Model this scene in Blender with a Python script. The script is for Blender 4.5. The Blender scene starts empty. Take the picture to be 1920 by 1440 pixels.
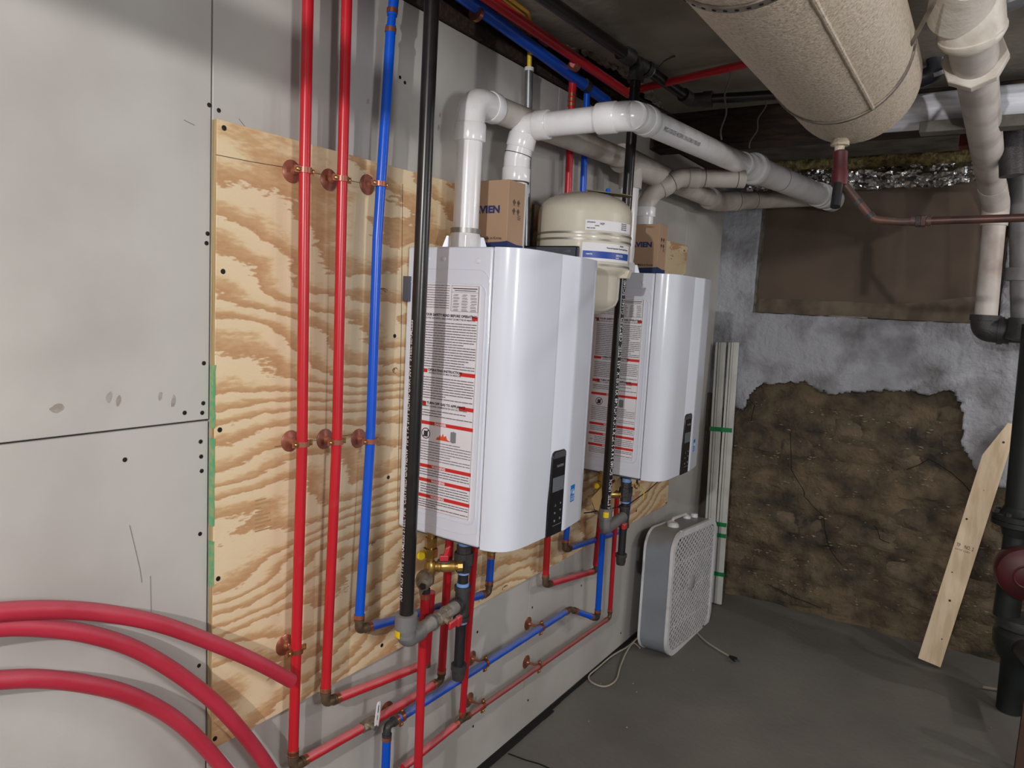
import bpy, bmesh, math, random
from math import sin, cos, pi, radians as R_
from mathutils import Vector as V, Matrix, noise
random.seed(7)
C = bpy.context.scene.collection
sc = bpy.context.scene

# ------------------------------------------------------------------ camera
YAW, PITCH, ROLL, FOC = 0.57628758, -0.11142962, 0.0542502, 1366.46
CAM = V((1.215, 0.0, 1.476))
_f = V((-sin(YAW)*cos(PITCH), cos(YAW)*cos(PITCH), sin(PITCH)))
_r0 = _f.cross(V((0, 0, 1))).normalized(); _u0 = _r0.cross(_f)
_r = cos(ROLL)*_r0 + sin(ROLL)*_u0; _u = -sin(ROLL)*_r0 + cos(ROLL)*_u0
cd = bpy.data.cameras.new('camera'); cam = bpy.data.objects.new('camera', cd); C.objects.link(cam)
cd.sensor_width = 36; cd.lens = FOC/1920*36; cd.clip_start = 0.02
m = Matrix((_r, _u, -_f)).transposed().to_4x4(); m.translation = CAM; cam.matrix_world = m
sc.camera = cam
def at(px, py, **k):
    """point on the plane x=, y= or z= that the survey of the photograph gives"""
    (a, v), = k.items(); i = 'xyz'.index(a)
    d = _f + _r*((px-960)/FOC) - _u*((py-720)/FOC)
    return CAM + d*((v-CAM[i])/d[i])

# ------------------------------------------------------------------ light
w = bpy.data.worlds.new('world'); sc.world = w; w.use_nodes = True
w.node_tree.nodes['Background'].inputs[0].default_value = (0.05, 0.055, 0.06, 1)
w.node_tree.nodes['Background'].inputs[1].default_value = 0.3
def lamp(name, loc, power, size, col, kind='POINT'):
    l = bpy.data.lights.new(name, kind); l.energy = power; l.color = col
    l.shadow_soft_size = size
    o = bpy.data.objects.new(name, l); o.location = loc; C.objects.link(o); return o
lamp('lamp', (1.15, -1.15, 2.0), 112, 0.022, (1.0, 0.96, 0.94))
lamp('lamp', (2.45, 3.05, 2.0), 15, 0.022, (1.0, 0.95, 0.92))
lamp('lamp', (2.55, 2.45, 2.05), 15, 0.022, (1.0, 0.95, 0.92))
lamp('lamp', (2.35, 0.25, 1.62), 50, 0.16, (0.95, 0.97, 1.0))
sc.view_settings.view_transform = 'Standard'; sc.view_settings.look = 'None'
sc.view_settings.gamma = 1; sc.view_settings.use_curve_mapping = False
sc.view_settings.exposure = 0.25

# ------------------------------------------------------------------ materials
def lin(c):
    return tuple(((x/255)/12.92 if x/255 <= .04045 else ((x/255+.055)/1.055)**2.4) for x in c)+(1,)
MATS = {}
def mat(name, col, rough=.5, metal=0, col2=None, nscale=12, namt=1, bump=0, bscale=60, dust_shade=None, damt=.6, spec=.5, coat=0, stretch=(1, 1, 1), ramp=(.4, .65)):
    if name in MATS: return MATS[name]
    m = bpy.data.materials.new(name); m.use_nodes = True; MATS[name] = m
    t = m.node_tree; N = t.nodes; b = N['Principled BSDF']; L = t.links.new
    b.inputs['Roughness'].default_value = rough; b.inputs['Metallic'].default_value = metal
    b.inputs['Specular IOR Level'].default_value = spec; b.inputs['Coat Weight'].default_value = coat
    tc = N.new('ShaderNodeTexCoord'); mp = N.new('ShaderNodeMapping'); mp.inputs['Scale'].default_value = stretch
    L(tc.outputs['Object'], mp.inputs[0])
    n = N.new('ShaderNodeTexNoise'); n.inputs['Scale'].default_value = nscale; n.inputs['Detail'].default_value = 6
    L(mp.outputs[0], n.inputs[0])
    r = N.new('ShaderNodeValToRGB'); L(n.outputs[0], r.inputs[0])
    c1 = lin(col); c2 = lin(col2 if col2 else tuple(x*.93 for x in col))
    r.color_ramp.elements[0].position = ramp[0]; r.color_ramp.elements[1].position = ramp[1]
    r.color_ramp.elements[0].color = c1; r.color_ramp.elements[1].color = c2
    out = r.outputs[0]
    if dust_shade:  # tint on upward faces: dust, on the PVC with painted shade
        g = N.new('ShaderNodeNewGeometry'); s = N.new('ShaderNodeSeparateXYZ'); L(g.outputs['Normal'], s.inputs[0])
        n2 = N.new('ShaderNodeTexNoise'); n2.inputs['Scale'].default_value = 18; n2.inputs['Detail'].default_value = 5; L(tc.outputs['Object'], n2.inputs[0])
        a = N.new('ShaderNodeMath'); a.operation = 'MULTIPLY_ADD'; L(n2.outputs[0], a.inputs[0]); a.inputs[1].default_value = .9; L(s.outputs[2], a.inputs[2])
        mr = N.new('ShaderNodeMapRange'); L(a.outputs[0], mr.inputs[0]); mr.inputs[1].default_value = .55; mr.inputs[2].default_value = 1.2; mr.inputs[4].default_value = damt
        mx = N.new('ShaderNodeMix'); mx.data_type = 'RGBA'; L(mr.outputs[0], mx.inputs[0]); L(out, mx.inputs[6]); mx.inputs[7].default_value = lin(dust_shade)
        out = mx.outputs[2]
    L(out, b.inputs['Base Color'])
    if bump:
        n3 = N.new('ShaderNodeTexNoise'); n3.inputs['Scale'].default_value = bscale; n3.inputs['Detail'].default_value = 4; L(tc.outputs['Object'], n3.inputs[0])
        bp = N.new('ShaderNodeBump'); bp.inputs['Strength'].default_value = bump; bp.inputs['Distance'].default_value = .003 if bscale > 200 else .01
        L(n3.outputs[0], bp.inputs['Height']); L(bp.outputs[0], b.inputs['Normal'])
    return m
DRY = mat('drywall_paper', (186, 184, 180), .85, col2=(173, 169, 165), nscale=3, bump=.03, bscale=300, spec=.2)
REDP = mat('red_tubing', (186, 26, 40), .3, col2=(176, 24, 37), nscale=5, dust_shade=(200, 116, 120), damt=.8)
REDT = mat('red_tubing_dusty', (182, 44, 66), .45, col2=(170, 36, 56), nscale=8, dust_shade=(186, 92, 106), damt=.6)
BLUP = mat('blue_tubing', (0, 82, 204), .3, col2=(0, 76, 192), nscale=5, dust_shade=(120, 130, 158), damt=.65)
COP = mat('copper', (200, 134, 108), .3, .85, col2=(174, 110, 86), nscale=30)
COPD = mat('copper_painted', (158, 98, 80), .34, .3, col2=(146, 88, 70), nscale=20)
BRA = mat('brass', (196, 160, 92), .3, .85, col2=(160, 128, 74), nscale=25)
BRASSD = mat('brass_elbow', (120, 100, 80), .45, .6, col2=(92, 76, 60), nscale=40)
STEEL = mat('galvanized', (150, 152, 155), .38, .8, col2=(120, 122, 126), nscale=20)
CHROME = mat('brushed_band', (150, 148, 144), .42, .7)
BLK = mat('black_steel', (20, 19, 20), .28, .0, col2=(30, 27, 26), nscale=30)
BLKM = mat('black_matte', (26, 26, 30), .5)
IRON = mat('grey_iron', (122, 122, 124), .55, .2, col2=(108, 108, 108), nscale=20, bump=.05, bscale=200, dust_shade=(150, 145, 140), damt=.5)
IRONG = mat('grey_painted_nipple', (150, 147, 143), .6, 0, col2=(112, 110, 108), nscale=30, dust_shade=(150, 145, 140))
IROND = mat('dark_iron', (62, 60, 62), .5, .2, col2=(50, 48, 50), nscale=30, bump=.2, bscale=200)
PVC = mat('white_pvc', (232, 233, 236), .2, col2=(222, 220, 220), nscale=9, dust_shade=(150, 138, 128), damt=.42)  # brown pipe tops: dust plus shade put into the colour
PVCO = mat('old_pvc', (196, 190, 184), .5, col2=(140, 122, 112), nscale=7, dust_shade=(130, 118, 108), damt=.8, bump=.1, bscale=40, ramp=(.45, .8))
PVCH = mat('aged_white_fitting', (214, 208, 198), .45, col2=(186, 176, 164), nscale=12, bump=.15, bscale=80)
PVCW = mat('white_duct_wrap', (236, 240, 250), .45, col2=(200, 202, 210), nscale=6, stretch=(.5, 8, 8))
PRIM = mat('purple_primer', (176, 160, 190), .5)
PENC = mat('pencil_mark', (60, 50, 45), .8)
WHT = mat('heater_enamel', (216, 221, 234), .2, col2=(211, 216, 229), nscale=3, coat=.3)
WHTG = mat('heater_seam_shadow_gap', (120, 112, 104), .7)
LBL = mat('label_paper', (226, 224, 230), .5, col2=(220, 218, 224))
LBLB = mat('label_black', (52, 50, 56), .6)
LBLR = mat('label_red', (205, 44, 40), .5)
LBLG = mat('label_grey', (130, 132, 138), .6)
LBLO = mat('label_flame', (220, 86, 50), .6)
WPR = mat('print_white', (226, 226, 230), .5)
PANB = mat('glossy_black_panel', (30, 31, 36), .18)
PANG = mat('panel_grey', (74, 76, 80), .35)
LCD = mat('lcd_screen', (98, 104, 110), .25, col2=(104, 110, 116))
SBLU = mat('sticker_blue', (20, 118, 200), .4)
CARD = mat('cardboard', (172, 142, 116), .75, col2=(164, 134, 108), nscale=6)
NAVY = mat('navy_print', (34, 50, 100), .6)
TANK = mat('cream_enamel', (208, 202, 186), .22, col2=(202, 196, 180), nscale=4, coat=.3, dust_shade=(150, 138, 124), damt=.35)
BKT = mat('grey_bracket', (84, 88, 98), .45, .2)
GRNT = mat('green_tape', (20, 130, 70), .4)
GRNP = mat('green_spray_paint', (92, 160, 112), .8, col2=(150, 160, 116), nscale=60)
TRIMW = mat('trim_plastic', (202, 204, 200), .35, col2=(190, 192, 186), nscale=10)
FANG = mat('fan_grey_steel', (136, 142, 150), .42, col2=(128, 134, 142), nscale=8, dust_shade=(112, 108, 104), damt=.7)
FANW = mat('fan_plastic', (222, 224, 228), .4, dust_shade=(170, 166, 160), damt=.5)
FAND = mat('fan_inside', (24, 24, 28), .7)
CORD = mat('cord_vinyl', (176, 168, 152), .5)
INSUL = mat('insulation_canvas', (190, 178, 160), .5, col2=(146, 130, 112), nscale=160, bump=.3, bscale=190, ramp=(.42, .75))
PINEW = mat('pine_board', (232, 212, 182), .6, col2=(214, 190, 156), nscale=3, stretch=(14, 14, 1.2))
KNOT = mat('knot_wood', (70, 48, 34), .7)
BRNB = mat('hardboard', (98, 84, 72), .8, col2=(82, 70, 60), nscale=3, bump=.06, bscale=150)
BRNL = mat('hardboard_stain', (116, 106, 90), .85, col2=(84, 74, 62), nscale=8)
DWOOD = mat('dark_rough_wood', (62, 46, 36), .9, col2=(34, 26, 20), nscale=6, stretch=(2, 12, 12), bump=.5, bscale=40)
CEIL = mat('ceiling_plaster', (150, 143, 132), .9, col2=(122, 115, 105), nscale=4, bump=.25, bscale=30)
CRUST = mat('torn_plaster', (150, 142, 130), .9, col2=(110, 100, 90), nscale=30, bump=.6, bscale=60)
CONC = mat('floor_concrete', (114, 111, 105), .8, col2=(94, 91, 86), nscale=2.5, bump=.2, bscale=45, ramp=(.3, .75))
PLAS = mat('whitewashed_plaster', (166, 169, 177), .8, col2=(112, 111, 114), nscale=6, bump=1.0, bscale=45, ramp=(.45, .72))
STONE = mat('rubble_stone', (112, 98, 78), .85, col2=(60, 55, 48), nscale=8, bump=1.0, bscale=55, ramp=(.36, .66), spec=.3)
STON2 = mat('rubble_stone_pale', (122, 108, 88), .85, col2=(66, 60, 52), nscale=9, bump=1.0, bscale=60, ramp=(.3, .7), spec=.3)
FOIL = mat('aluminium_foil', (200, 200, 200), .18, 1.0, bump=.6, bscale=40)
WOOL = mat('yellow_glass_wool', (140, 128, 84), .95, col2=(86, 74, 50), nscale=40, bump=1, bscale=80)
REDM = mat('red_painted_iron', (80, 16, 24), .5, col2=(56, 14, 20), nscale=14, dust_shade=(90, 60, 58), damt=.4)
RUSTP = mat('rusty_copper_pipe', (96, 66, 56), .5, .2, col2=(60, 46, 42), nscale=14, dust_shade=(90, 80, 74))
DKPIPE = mat('dark_green_pipe', (28, 34, 34), .5, col2=(20, 22, 22), nscale=12)
YEL = mat('yellow_plastic', (230, 200, 20), .4)
REDL = mat('red_lever_vinyl', (190, 44, 52), .4, dust_shade=(200, 130, 130), damt=.5)
BLUS = mat('blue_thread_sealant', (120, 160, 215), .5)
ORNG = mat('yellow_cable', (196, 150, 50), .5)
WIRE = mat('dusty_wire', (110, 104, 100), .5, .3)
DARKV = mat('dark_void', (10, 9, 8), .95)
SCREW = mat('screw_head', (40, 36, 34), .5, .5)

def plywood():
    m = bpy.data.materials.new('plywood_face'); m.use_nodes = True
    t = m.node_tree; N = t.nodes; L = t.links.new; b = N['Principled BSDF']; b.inputs['Roughness'].default_value = .62
    tc = N.new('ShaderNodeTexCoord')
    def mapn(s, l=(0, 0, 0)):
        x = N.new('ShaderNodeMapping'); x.inputs['Scale'].default_value = s; x.inputs['Location'].default_value = l
        L(tc.outputs['Object'], x.inputs[0]); return x.outputs[0]
    def nz(v, s, d=2, dist=0):
        x = N.new('ShaderNodeTexNoise'); x.inputs['Scale'].default_value = s; x.inputs['Detail'].default_value = d; x.inputs['Distortion'].default_value = dist
        L(v, x.inputs[0]); return x.outputs[0]
    def mt(op, a, b_, c=None):
        x = N.new('ShaderNodeMath'); x.operation = op
        for i, q in enumerate((a, b_, c)):
            if q is None: continue
            if isinstance(q, (int, float)): x.inputs[i].default_value = q
            else: L(q, x.inputs[i])
        return x.outputs[0]
    n1 = nz(mapn((1, .42, 1.25), (3.1, 2.2, .4)), 2.1, 1.5, .3)
    n2 = nz(mapn((1, 1, 4), (1, 2, 3)), 7, 3)
    n2b = nz(mapn((1, 5, 18), (0, 0, 3)), 8, 4)
    n3 = nz(mapn((1, 4, 90)), 30, 2)
    sx = N.new('ShaderNodeSeparateXYZ'); L(tc.outputs['Object'], sx.inputs[0])
    # growth rings run level, widen into patches near the top and crowd together lower down
    cz = N.new('ShaderNodeFloatCurve'); L(mt('MULTIPLY', sx.outputs[2], 1/1.25), cz.inputs['Value'])
    c = cz.mapping.curves[0]
    for p in ((0, 0), (.28, .26), (.5, .55), (.66, .86), (.74, .95), (1, 1)):
        if p in ((0, 0), (1, 1)): continue
        c.points.new(*p)
    cz.mapping.update()
    zc = mt('MULTIPLY', cz.outputs[0], 21)
    ph = mt('ADD', mt('MULTIPLY', n1, 15), zc)
    ph = mt('ADD', ph, mt('MULTIPLY', n2, 1.0)); ph = mt('ADD', ph, mt('MULTIPLY', n2b, .55))
    fr = mt('FRACT', ph, 0)
    r = N.new('ShaderNodeValToRGB'); L(fr, r.inputs[0]); e = r.color_ramp.elements
    e[0].position = 0; e[0].color = lin((226, 206, 172)); e[1].position = 1; e[1].color = lin((226, 206, 172))
    for p, c in ((.06, (196, 156, 116)), (.10, (188, 146, 104)), (.38, (202, 166, 124)), (.52, (218, 192, 152)), (.62, (224, 202, 166))):
        x = e.new(p); x.color = lin(c)
    mr = N.new('ShaderNodeMapRange'); L(n3, mr.inputs[0]); mr.inputs[3].default_value = .9; mr.inputs[4].default_value = 1.08
    mx = N.new('ShaderNodeMix'); mx.data_type = 'RGBA'; mx.blend_type = 'MULTIPLY'; mx.inputs[0].default_value = 1
    L(r.outputs[0], mx.inputs[6]); L(mr.outputs[0], mx.inputs[7])
    L(mx.outputs[2], b.inputs['Base Color'])
    bp = N.new('ShaderNodeBump'); bp.inputs['Strength'].default_value = .15; bp.inputs['Distance'].default_value = .002
    L(fr, bp.inputs['Height']); L(bp.outputs[0], b.inputs['Normal'])
    return m
PLY = plywood()
PLYE = mat('plywood_edge', (190, 168, 126), .8, col2=(150, 126, 88), nscale=4, stretch=(60, 1, 1))

# ------------------------------------------------------------------ mesh builder
def frame(d):
    d = V(d).normalized(); a = V((0, 0, 1)) if abs(d.z) < .9 else V((1, 0, 0))
    x = d.cross(a).normalized(); return x, d.cross(x).normalized(), d
class MB:
    def __init__(s): s.v = []; s.f = []
    def add(s, vs, fs):
        o = len(s.v); s.v += [V(p) for p in vs]; s.f += [tuple(i+o for i in q) for q in fs]; return s
    def box(s, a, b):
        x0, y0, z0 = a; x1, y1, z1 = b
        return s.add([(x0, y0, z0), (x1, y0, z0), (x1, y1, z0), (x0, y1, z0), (x0, y0, z1), (x1, y0, z1), (x1, y1, z1), (x0, y1, z1)],
                     [(0, 3, 2, 1), (4, 5, 6, 7), (0, 1, 5, 4), (1, 2, 6, 5), (2, 3, 7, 6), (3, 0, 4, 7)])
    def obox(s, c, ax, ay, az):
        c = V(c); ax, ay, az = V(ax), V(ay), V(az)
        P = [c+i*ax+j*ay+k*az for k in (-1, 1) for i, j in ((-1, -1), (1, -1), (1, 1), (-1, 1))]
        if ax.cross(ay).dot(az) < 0: return s.add(P, [(0, 1, 2, 3), (7, 6, 5, 4), (4, 5, 1, 0), (5, 6, 2, 1), (6, 7, 3, 2), (7, 4, 0, 3)])
        return s.add(P, [(0, 3, 2, 1), (4, 5, 6, 7), (0, 1, 5, 4), (1, 2, 6, 5), (2, 3, 7, 6), (3, 0, 4, 7)])
    def sweep(s, pts, rad, seg=16, cap=True):
        pts = [V(p) for p in pts]; n = len(pts)
        rad = rad if isinstance(rad, (list, tuple)) else [rad]*n
        tg = [(pts[min(i+1, n-1)]-pts[max(i-1, 0)]).normalized() for i in range(n)]
        x, y, _ = frame(tg[0]); vs = []
        for i in range(n):
            if i:
                q = tg[i-1].rotation_difference(tg[i]); x = q @ x
            x = (x-tg[i]*x.dot(tg[i])).normalized(); y = tg[i].cross(x)
            vs += [pts[i]+rad[i]*(cos(2*pi*k/seg)*x+sin(2*pi*k/seg)*y) for k in range(seg)]
        fs = [(i*seg+k, i*seg+(k+1) % seg, (i+1)*seg+(k+1) % seg, (i+1)*seg+k) for i in range(n-1) for k in range(seg)]
        if cap: fs += [tuple(range(seg))[::-1], tuple((n-1)*seg+k for k in range(seg))]
        return s.add(vs, fs)
    def tube(s, pts, r, fil=0, seg=16, ns=7, cap=True):
        pts = [V(p) for p in pts]; out = [pts[0]]
        for i in range(1, len(pts)-1):
            a, b, c = pts[i-1], pts[i], pts[i+1]
            d1 = (a-b).normalized(); d2 = (c-b).normalized(); ang = d1.angle(d2)
            if fil <= 0 or ang > 3.1: out.append(b); continue
            t = min(fil/math.tan(ang/2), (a-b).length*.49, (c-b).length*.49)
            p0 = b+d1*t; p1 = b+d2*t
            for j in range(ns+1):
                u = j/ns; out.append((1-u)**2*p0+2*u*(1-u)*b+u*u*p1)
        out.append(pts[-1]); return s.sweep(out, r, seg, cap)
    def cyl(s, a, b, r, r2=None, seg=20): return s.sweep([a, b], [r, r if r2 is None else r2], seg)
    def lathe(s, prof, o=(0, 0, 0), ax=(0, 0, 1), seg=32):
        """prof = [(radius, height)...] about axis ax from o"""
        x, y, d = frame(ax); o = V(o); vs = []; n = len(prof)
        for r, h in prof:
            vs += [o+d*h+max(r, 1e-5)*(cos(2*pi*k/seg)*x+sin(2*pi*k/seg)*y) for k in range(seg)]
        fs = [(i*seg+k, i*seg+(k+1) % seg, (i+1)*seg+(k+1) % seg, (i+1)*seg+k) for i in range(n-1) for k in range(seg)]
        fs += [tuple(range(seg))[::-1], tuple((n-1)*seg+k for k in range(seg))]
        return s.add(vs, fs)
    def torus(s, c, ax, Rr, r, seg=24, s2=8, a0=0, a1=2*pi):
        x, y, d = frame(ax); c = V(c); full = abs(a1-a0-2*pi) < 1e-6
        pts = [c+Rr*(cos(a)*x+sin(a)*y) for a in [a0+(a1-a0)*k/seg for k in range(seg+1)]]
        return s.sweep(pts, r, s2, not full)
    def ring(s, c, ax, ri, ro, h, seg=24):
        d = V(ax).normalized(); return s.lathe([(ri, -h/2), (ro, -h/2), (ro, h/2), (ri, h/2)], c, d, seg)
    def prism(s, poly, o, ex, ey, ez, h):
        """2D polygon in plane (ex,ey) at o, extruded along ez by h"""
        o, ex, ey, ez = V(o), V(ex), V(ey), V(ez); n = len(poly)
        lo = [o+ex*p[0]+ey*p[1] for p in poly]; hi = [p+ez*h for p in lo]
        fs = [tuple(range(n))[::-1], tuple(range(n, 2*n))]+[(i, (i+1) % n, (i+1) % n+n, i+n) for i in range(n)]
        return s.add(lo+hi, fs)
    def arc(s, c, r, a0, a1, z0, z1, t=.0012, seg=16):
        """curved label on an upright cylinder, a real thin slab"""
        c = V(c); vs = []; fs = []
        for i in range(seg+1):
            a = a0+(a1-a0)*i/seg; d = V((cos(a), sin(a), 0))
            for rr, z in ((r, z0), (r+t, z0), (r+t, z1), (r, z1)): vs.append(V((c.x, c.y, z))+d*rr)
        for i in range(seg):
            for k in range(4): fs.append((i*4+k, (i+1)*4+k, (i+1)*4+(k+1) % 4, i*4+(k+1) % 4))
        fs += [(0, 1, 2, 3), (seg*4+3, seg*4+2, seg*4+1, seg*4)]
        return s.add(vs, fs)
    def text(s, body, size, fn, align='LEFT', ext=0, bold=0):
        """glyph outlines from the built-in font, every vertex passed through fn(u, v)"""
        c = bpy.data.curves.new('t', 'FONT'); c.body = body; c.size = size; c.align_x = align; c.resolution_u = 2; c.offset = bold
        o = bpy.data.objects.new('t', c); C.objects.link(o)
        me = bpy.data.meshes.new_from_object(o.evaluated_get(bpy.context.evaluated_depsgraph_get()))
        s.add([fn(v.co.x, v.co.y) for v in me.vertices], [tuple(p.vertices) for p in me.polygons])
        bpy.data.objects.remove(o); bpy.data.curves.remove(c); bpy.data.meshes.remove(me); return s
    def build(s, name, m, parent=None, smooth=35, bevel=0, kind=None, label=None, recenter=True, bseg=2):
        me = bpy.data.meshes.new(name)
        off = V((0, 0, 0))
        if parent is not None: off = parent.get('_o') and V(parent['_o']) or V((0, 0, 0))
        elif recenter and s.v:
            xs = [p.x for p in s.v]; ys = [p.y for p in s.v]; zs = [p.z for p in s.v]
            off = V(((min(xs)+max(xs))/2, (min(ys)+max(ys))/2, min(zs)))
        me.from_pydata([tuple(p-off) for p in s.v], [], s.f); me.update()
        bm = bmesh.new(); bm.from_mesh(me); bmesh.ops.recalc_face_normals(bm, faces=bm.faces) if len(bm.faces) < 60000 else None
        bm.to_mesh(me); bm.free()
        if smooth:
            me.polygons.foreach_set('use_smooth', [True]*len(me.polygons)); me.set_sharp_from_angle(angle=R_(smooth))
        me.materials.append(m)
        o = bpy.data.objects.new(name, me); C.objects.link(o)
        if parent is not None: o.parent = parent; o['_o'] = list(off)
        else: o.location = off; o['_o'] = list(off)
        if bevel:
            b = o.modifiers.new('bevel', 'BEVEL'); b.width = bevel; b.segments = bseg; b.limit_method = 'ANGLE'; b.angle_limit = R_(50); b.harden_normals = False
        if kind: o['kind'] = kind
        if label: o['label'] = label
        return o
def tag(o, label, cat, group=None):
    o['label'] = label; o['category'] = cat
    if group: o['group'] = group
    return o
def thing(name, label, cat, loc, group=None):
    o = bpy.data.objects.new(name, None); C.objects.link(o); o.location = loc; o['_o'] = list(V(loc)); o.empty_display_size = .05
    return tag(o, label, cat, group)
def copy_tree(o, loc, label, group=None, skip=()):
    r = o.copy(); C.objects.link(r); r.location = loc; r['label'] = label
    if group: r['group'] = group
    for ch in o.children:
        if ch.name.split('.')[0] in skip: continue
        c = ch.copy(); C.objects.link(c); c.parent = r
        for g in ch.children:
            d = g.copy(); C.objects.link(d); d.parent = c
    return r

# ================================================================== SETTING
CZ = 2.24
st = 'structure'
flo = MB()
nx, ny = 90, 130
vs = []; fs = []
for j in range(ny+1):
    for i in range(nx+1):
        x = -.1+3.9*i/nx; y = -3+6.95*j/ny
        vs.append((x, y, 0.004*noise.noise((x*2.2, y*2.2, 0))-.004))
for j in range(ny):
    for i in range(nx): a = j*(nx+1)+i; fs.append((a, a+1, a+nx+2, a+nx+1))
flo.add(vs, fs); flo.box((-.1, -3, -.12), (3.8, 3.95, -.012))
floor = flo.build('floor', CONC, kind=st, recenter=False)
# crack in the slab, lower edge of the picture
ck = MB()
cp = [at(p[0], p[1], z=.002) for p in ((953, 1413), (985, 1425), (1010, 1432), (1040, 1445), (1090, 1460))]
for a, b in zip(cp, cp[1:]): ck.obox((a+b)/2, (b-a)/2, (b-a).normalized().cross(V((0, 0, 1)))*.0015, (0, 0, .0015))
ck.build('crack', DARKV, floor)
# dirt joint along foot of the drywall
dj = MB(); n = 60
for i in range(n):
    y0 = -.5+4.2*i/n; y1 = y0+4.2/n; wdt = .012+.016*abs(noise.noise((y0*3, 1, 0)))
    if y0 < 2.2: wdt += .012
    dj.box((.001, y0, -.002), (wdt, y1, .003+.002*noise.noise((y0*9, 3, 0))))
dj.build('dirt_joint', DARKV, floor)
for i in range(7):
    g = MB(); c = at(random.choice((1060, 1110, 1140, 1180, 1290, 1160, 1850))+random.uniform(-60, 60), 1280+random.uniform(-30, 90), z=.003)
    if c.x < .05: c.x = .05+random.random()*.3
    g.lathe([(0, -.003), (.0035, -.001), (.0025, .002), (0, .003)], c, (0, 0, 1), 6)
    g.build('pebble', CRUST, floor)

wl = MB().box((-.16, -3, -.1), (-.0135, 3.82, CZ+.1)).build('wall_left', DWOOD, kind=st, recenter=False)
def panel(y0, y1, z0, z1, x1=0.0):
    b = MB().box((x1-.0127, y0, z0), (x1, y1, z1)); return b.build('drywall_panel', DRY, wl, bevel=.0015)
panel(-2.98, .8275, 1.2265, 2.155); panel(-2.98, .8265, .006, 1.2235)
panel(.8305, 2.048, .006, 2.155); panel(2.0495, 3.267, .006, 2.155); panel(3.2685, 3.80, .006, 2.155)
def screw(px, py, x, par, r=.0042):
    p = at(px, py, x=x)
    MB().lathe([(r, -.001), (r, .0006), (r*.5, .0010), (r*.45, .0002), (0, .0002)], p, (1, 0, 0), 10).build('screw', SCREW, par)
for px, py in ((392, 197), (410, 207), (389, 438), (387, 456), (382, 681), (381, 756), (379, 774), (376, 828), (377, 856), (378, 883), (375, 1001), (373, 1248),
               (234, 862), (346, 774), (750, 145), (759, 155), (998, 1139), (895, 1185), (887, 1362), (990, 1313), (1090, 1098), (1171, 1054), (1172, 955), (1164, 1187), (901, 1440), (1001, 1400), (1322, 1020), (862, 1003)):
    screw(px, py, 0.0, wl)
sc1 = MB()
for p in (((243, 985), (262, 1065), (266, 1092)), ((282, 1080), (284, 1180)), ((448, 223), (455, 232), (463, 241)), ((345, 225), (365, 235))):
    q = [at(*t, x=.0004) for t in p]; sc1.tube(q, .0006, seg=6)
sc1.build('scuff_mark', mat('scuff_grey', (130, 126, 122), .8), wl)
sm = MB()
for px, py, a, b in ((108, 765, .012, .007), (205, 745, .005, .010), (222, 752, .004, .010), (300, 742, .004, .008), (325, 752, .004, .012), (1170, 1270, .003, .012), (690, 190, .004, .006), (825, 215, .004, .006), (822, 240, .004, .008)):
    p = at(px, py, x=.0003); n = 12
    sm.prism([(a*cos(2*pi*k/n)*random.uniform(.7, 1.2), b*sin(2*pi*k/n)*random.uniform(.7, 1.2)) for k in range(n)], p, (0, 1, 0), (0, .15, 1), (1, 0, 0), .0002)
sm.build('dirt_smudge', mat('smudge_dirt', (146, 138, 130), .9, col2=(168, 162, 158), nscale=60), wl)

# ceiling: plaster slab with a torn edge along the wall, dark boards above it
ce = MB(); vs = []; ys = [-3+i*.03 for i in range(int(6.9/.03))]
def edge(y):
    e = .06+.04*noise.noise((y*3.1, 0, 5))+.025*noise.noise((y*13, 0, 2))+.01*noise.noise((y*40, 0, 2))
    if 1.9 < y < 2.7: e += .07*sin((y-1.9)/.8*pi)
    if y > 2.7: e = -.1
    if y < 1.2: e = .02
    return e
poly = [(edge(y), y) for y in ys]
vv = []; ff = []
for x, y in poly: vv += [(x, y, CZ), (3.8, y, CZ), (x, y, CZ+.02), (3.8, y, CZ+.02)]
for i in range(len(poly)-1):
    a = i*4; b = a+4; ff += [(a, b, b+1, a+1), (a+2, a+3, b+3, b+2), (a, a+2, b+2, b)]
ce.add(vv, ff); ceil = ce.build('ceiling', CEIL, kind=st, smooth=0, recenter=False)
cr = MB()
for i in range(int(0), len(poly)-1):
    x, y = poly[i]
    if 1.3 < y < 2.75:
        cr.obox((x-.004, y+.015, CZ-.002), (.006+.008*random.random(), .003*random.uniform(-1, 1), .002), (random.uniform(-.004, .004), .017, 0), (0, 0, .004+.003*random.random()))
cr.build('torn_edge', CRUST, ceil, kind='stuff')
for i in range(7):
    x0 = -.155+i*.10
    MB().box((x0, -3, CZ+.05+random.uniform(0, .01)), (x0+.092, 3.9, CZ+.085)).build('lath_board', DWOOD, ceil)
MB().box((-.16, -3, CZ+.1), (3.9, 3.95, CZ+.16)).build('subfloor', DWOOD, ceil)
# sill board over the drywall
MB().box((-.013, -2.98, 2.157), (.012, 3.8, 2.19)).build('trim_1', DWOOD, kind=st)
MB().box((-.013, -2.98, 2.192), (-.002, 3.8, CZ+.04)).build('trim_2', DWOOD, kind=st)

# other walls of the basement (out of view)
MB().box((3.8, -3, -.1), (3.9, 3.95, CZ+.1)).build('wall_right', DRY, kind=st, recenter=False)
MB().box((-.1, -3.1, -.1), (3.9, -3, CZ+.1)).build('wall_rear', DRY, kind=st, recenter=False)

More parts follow.
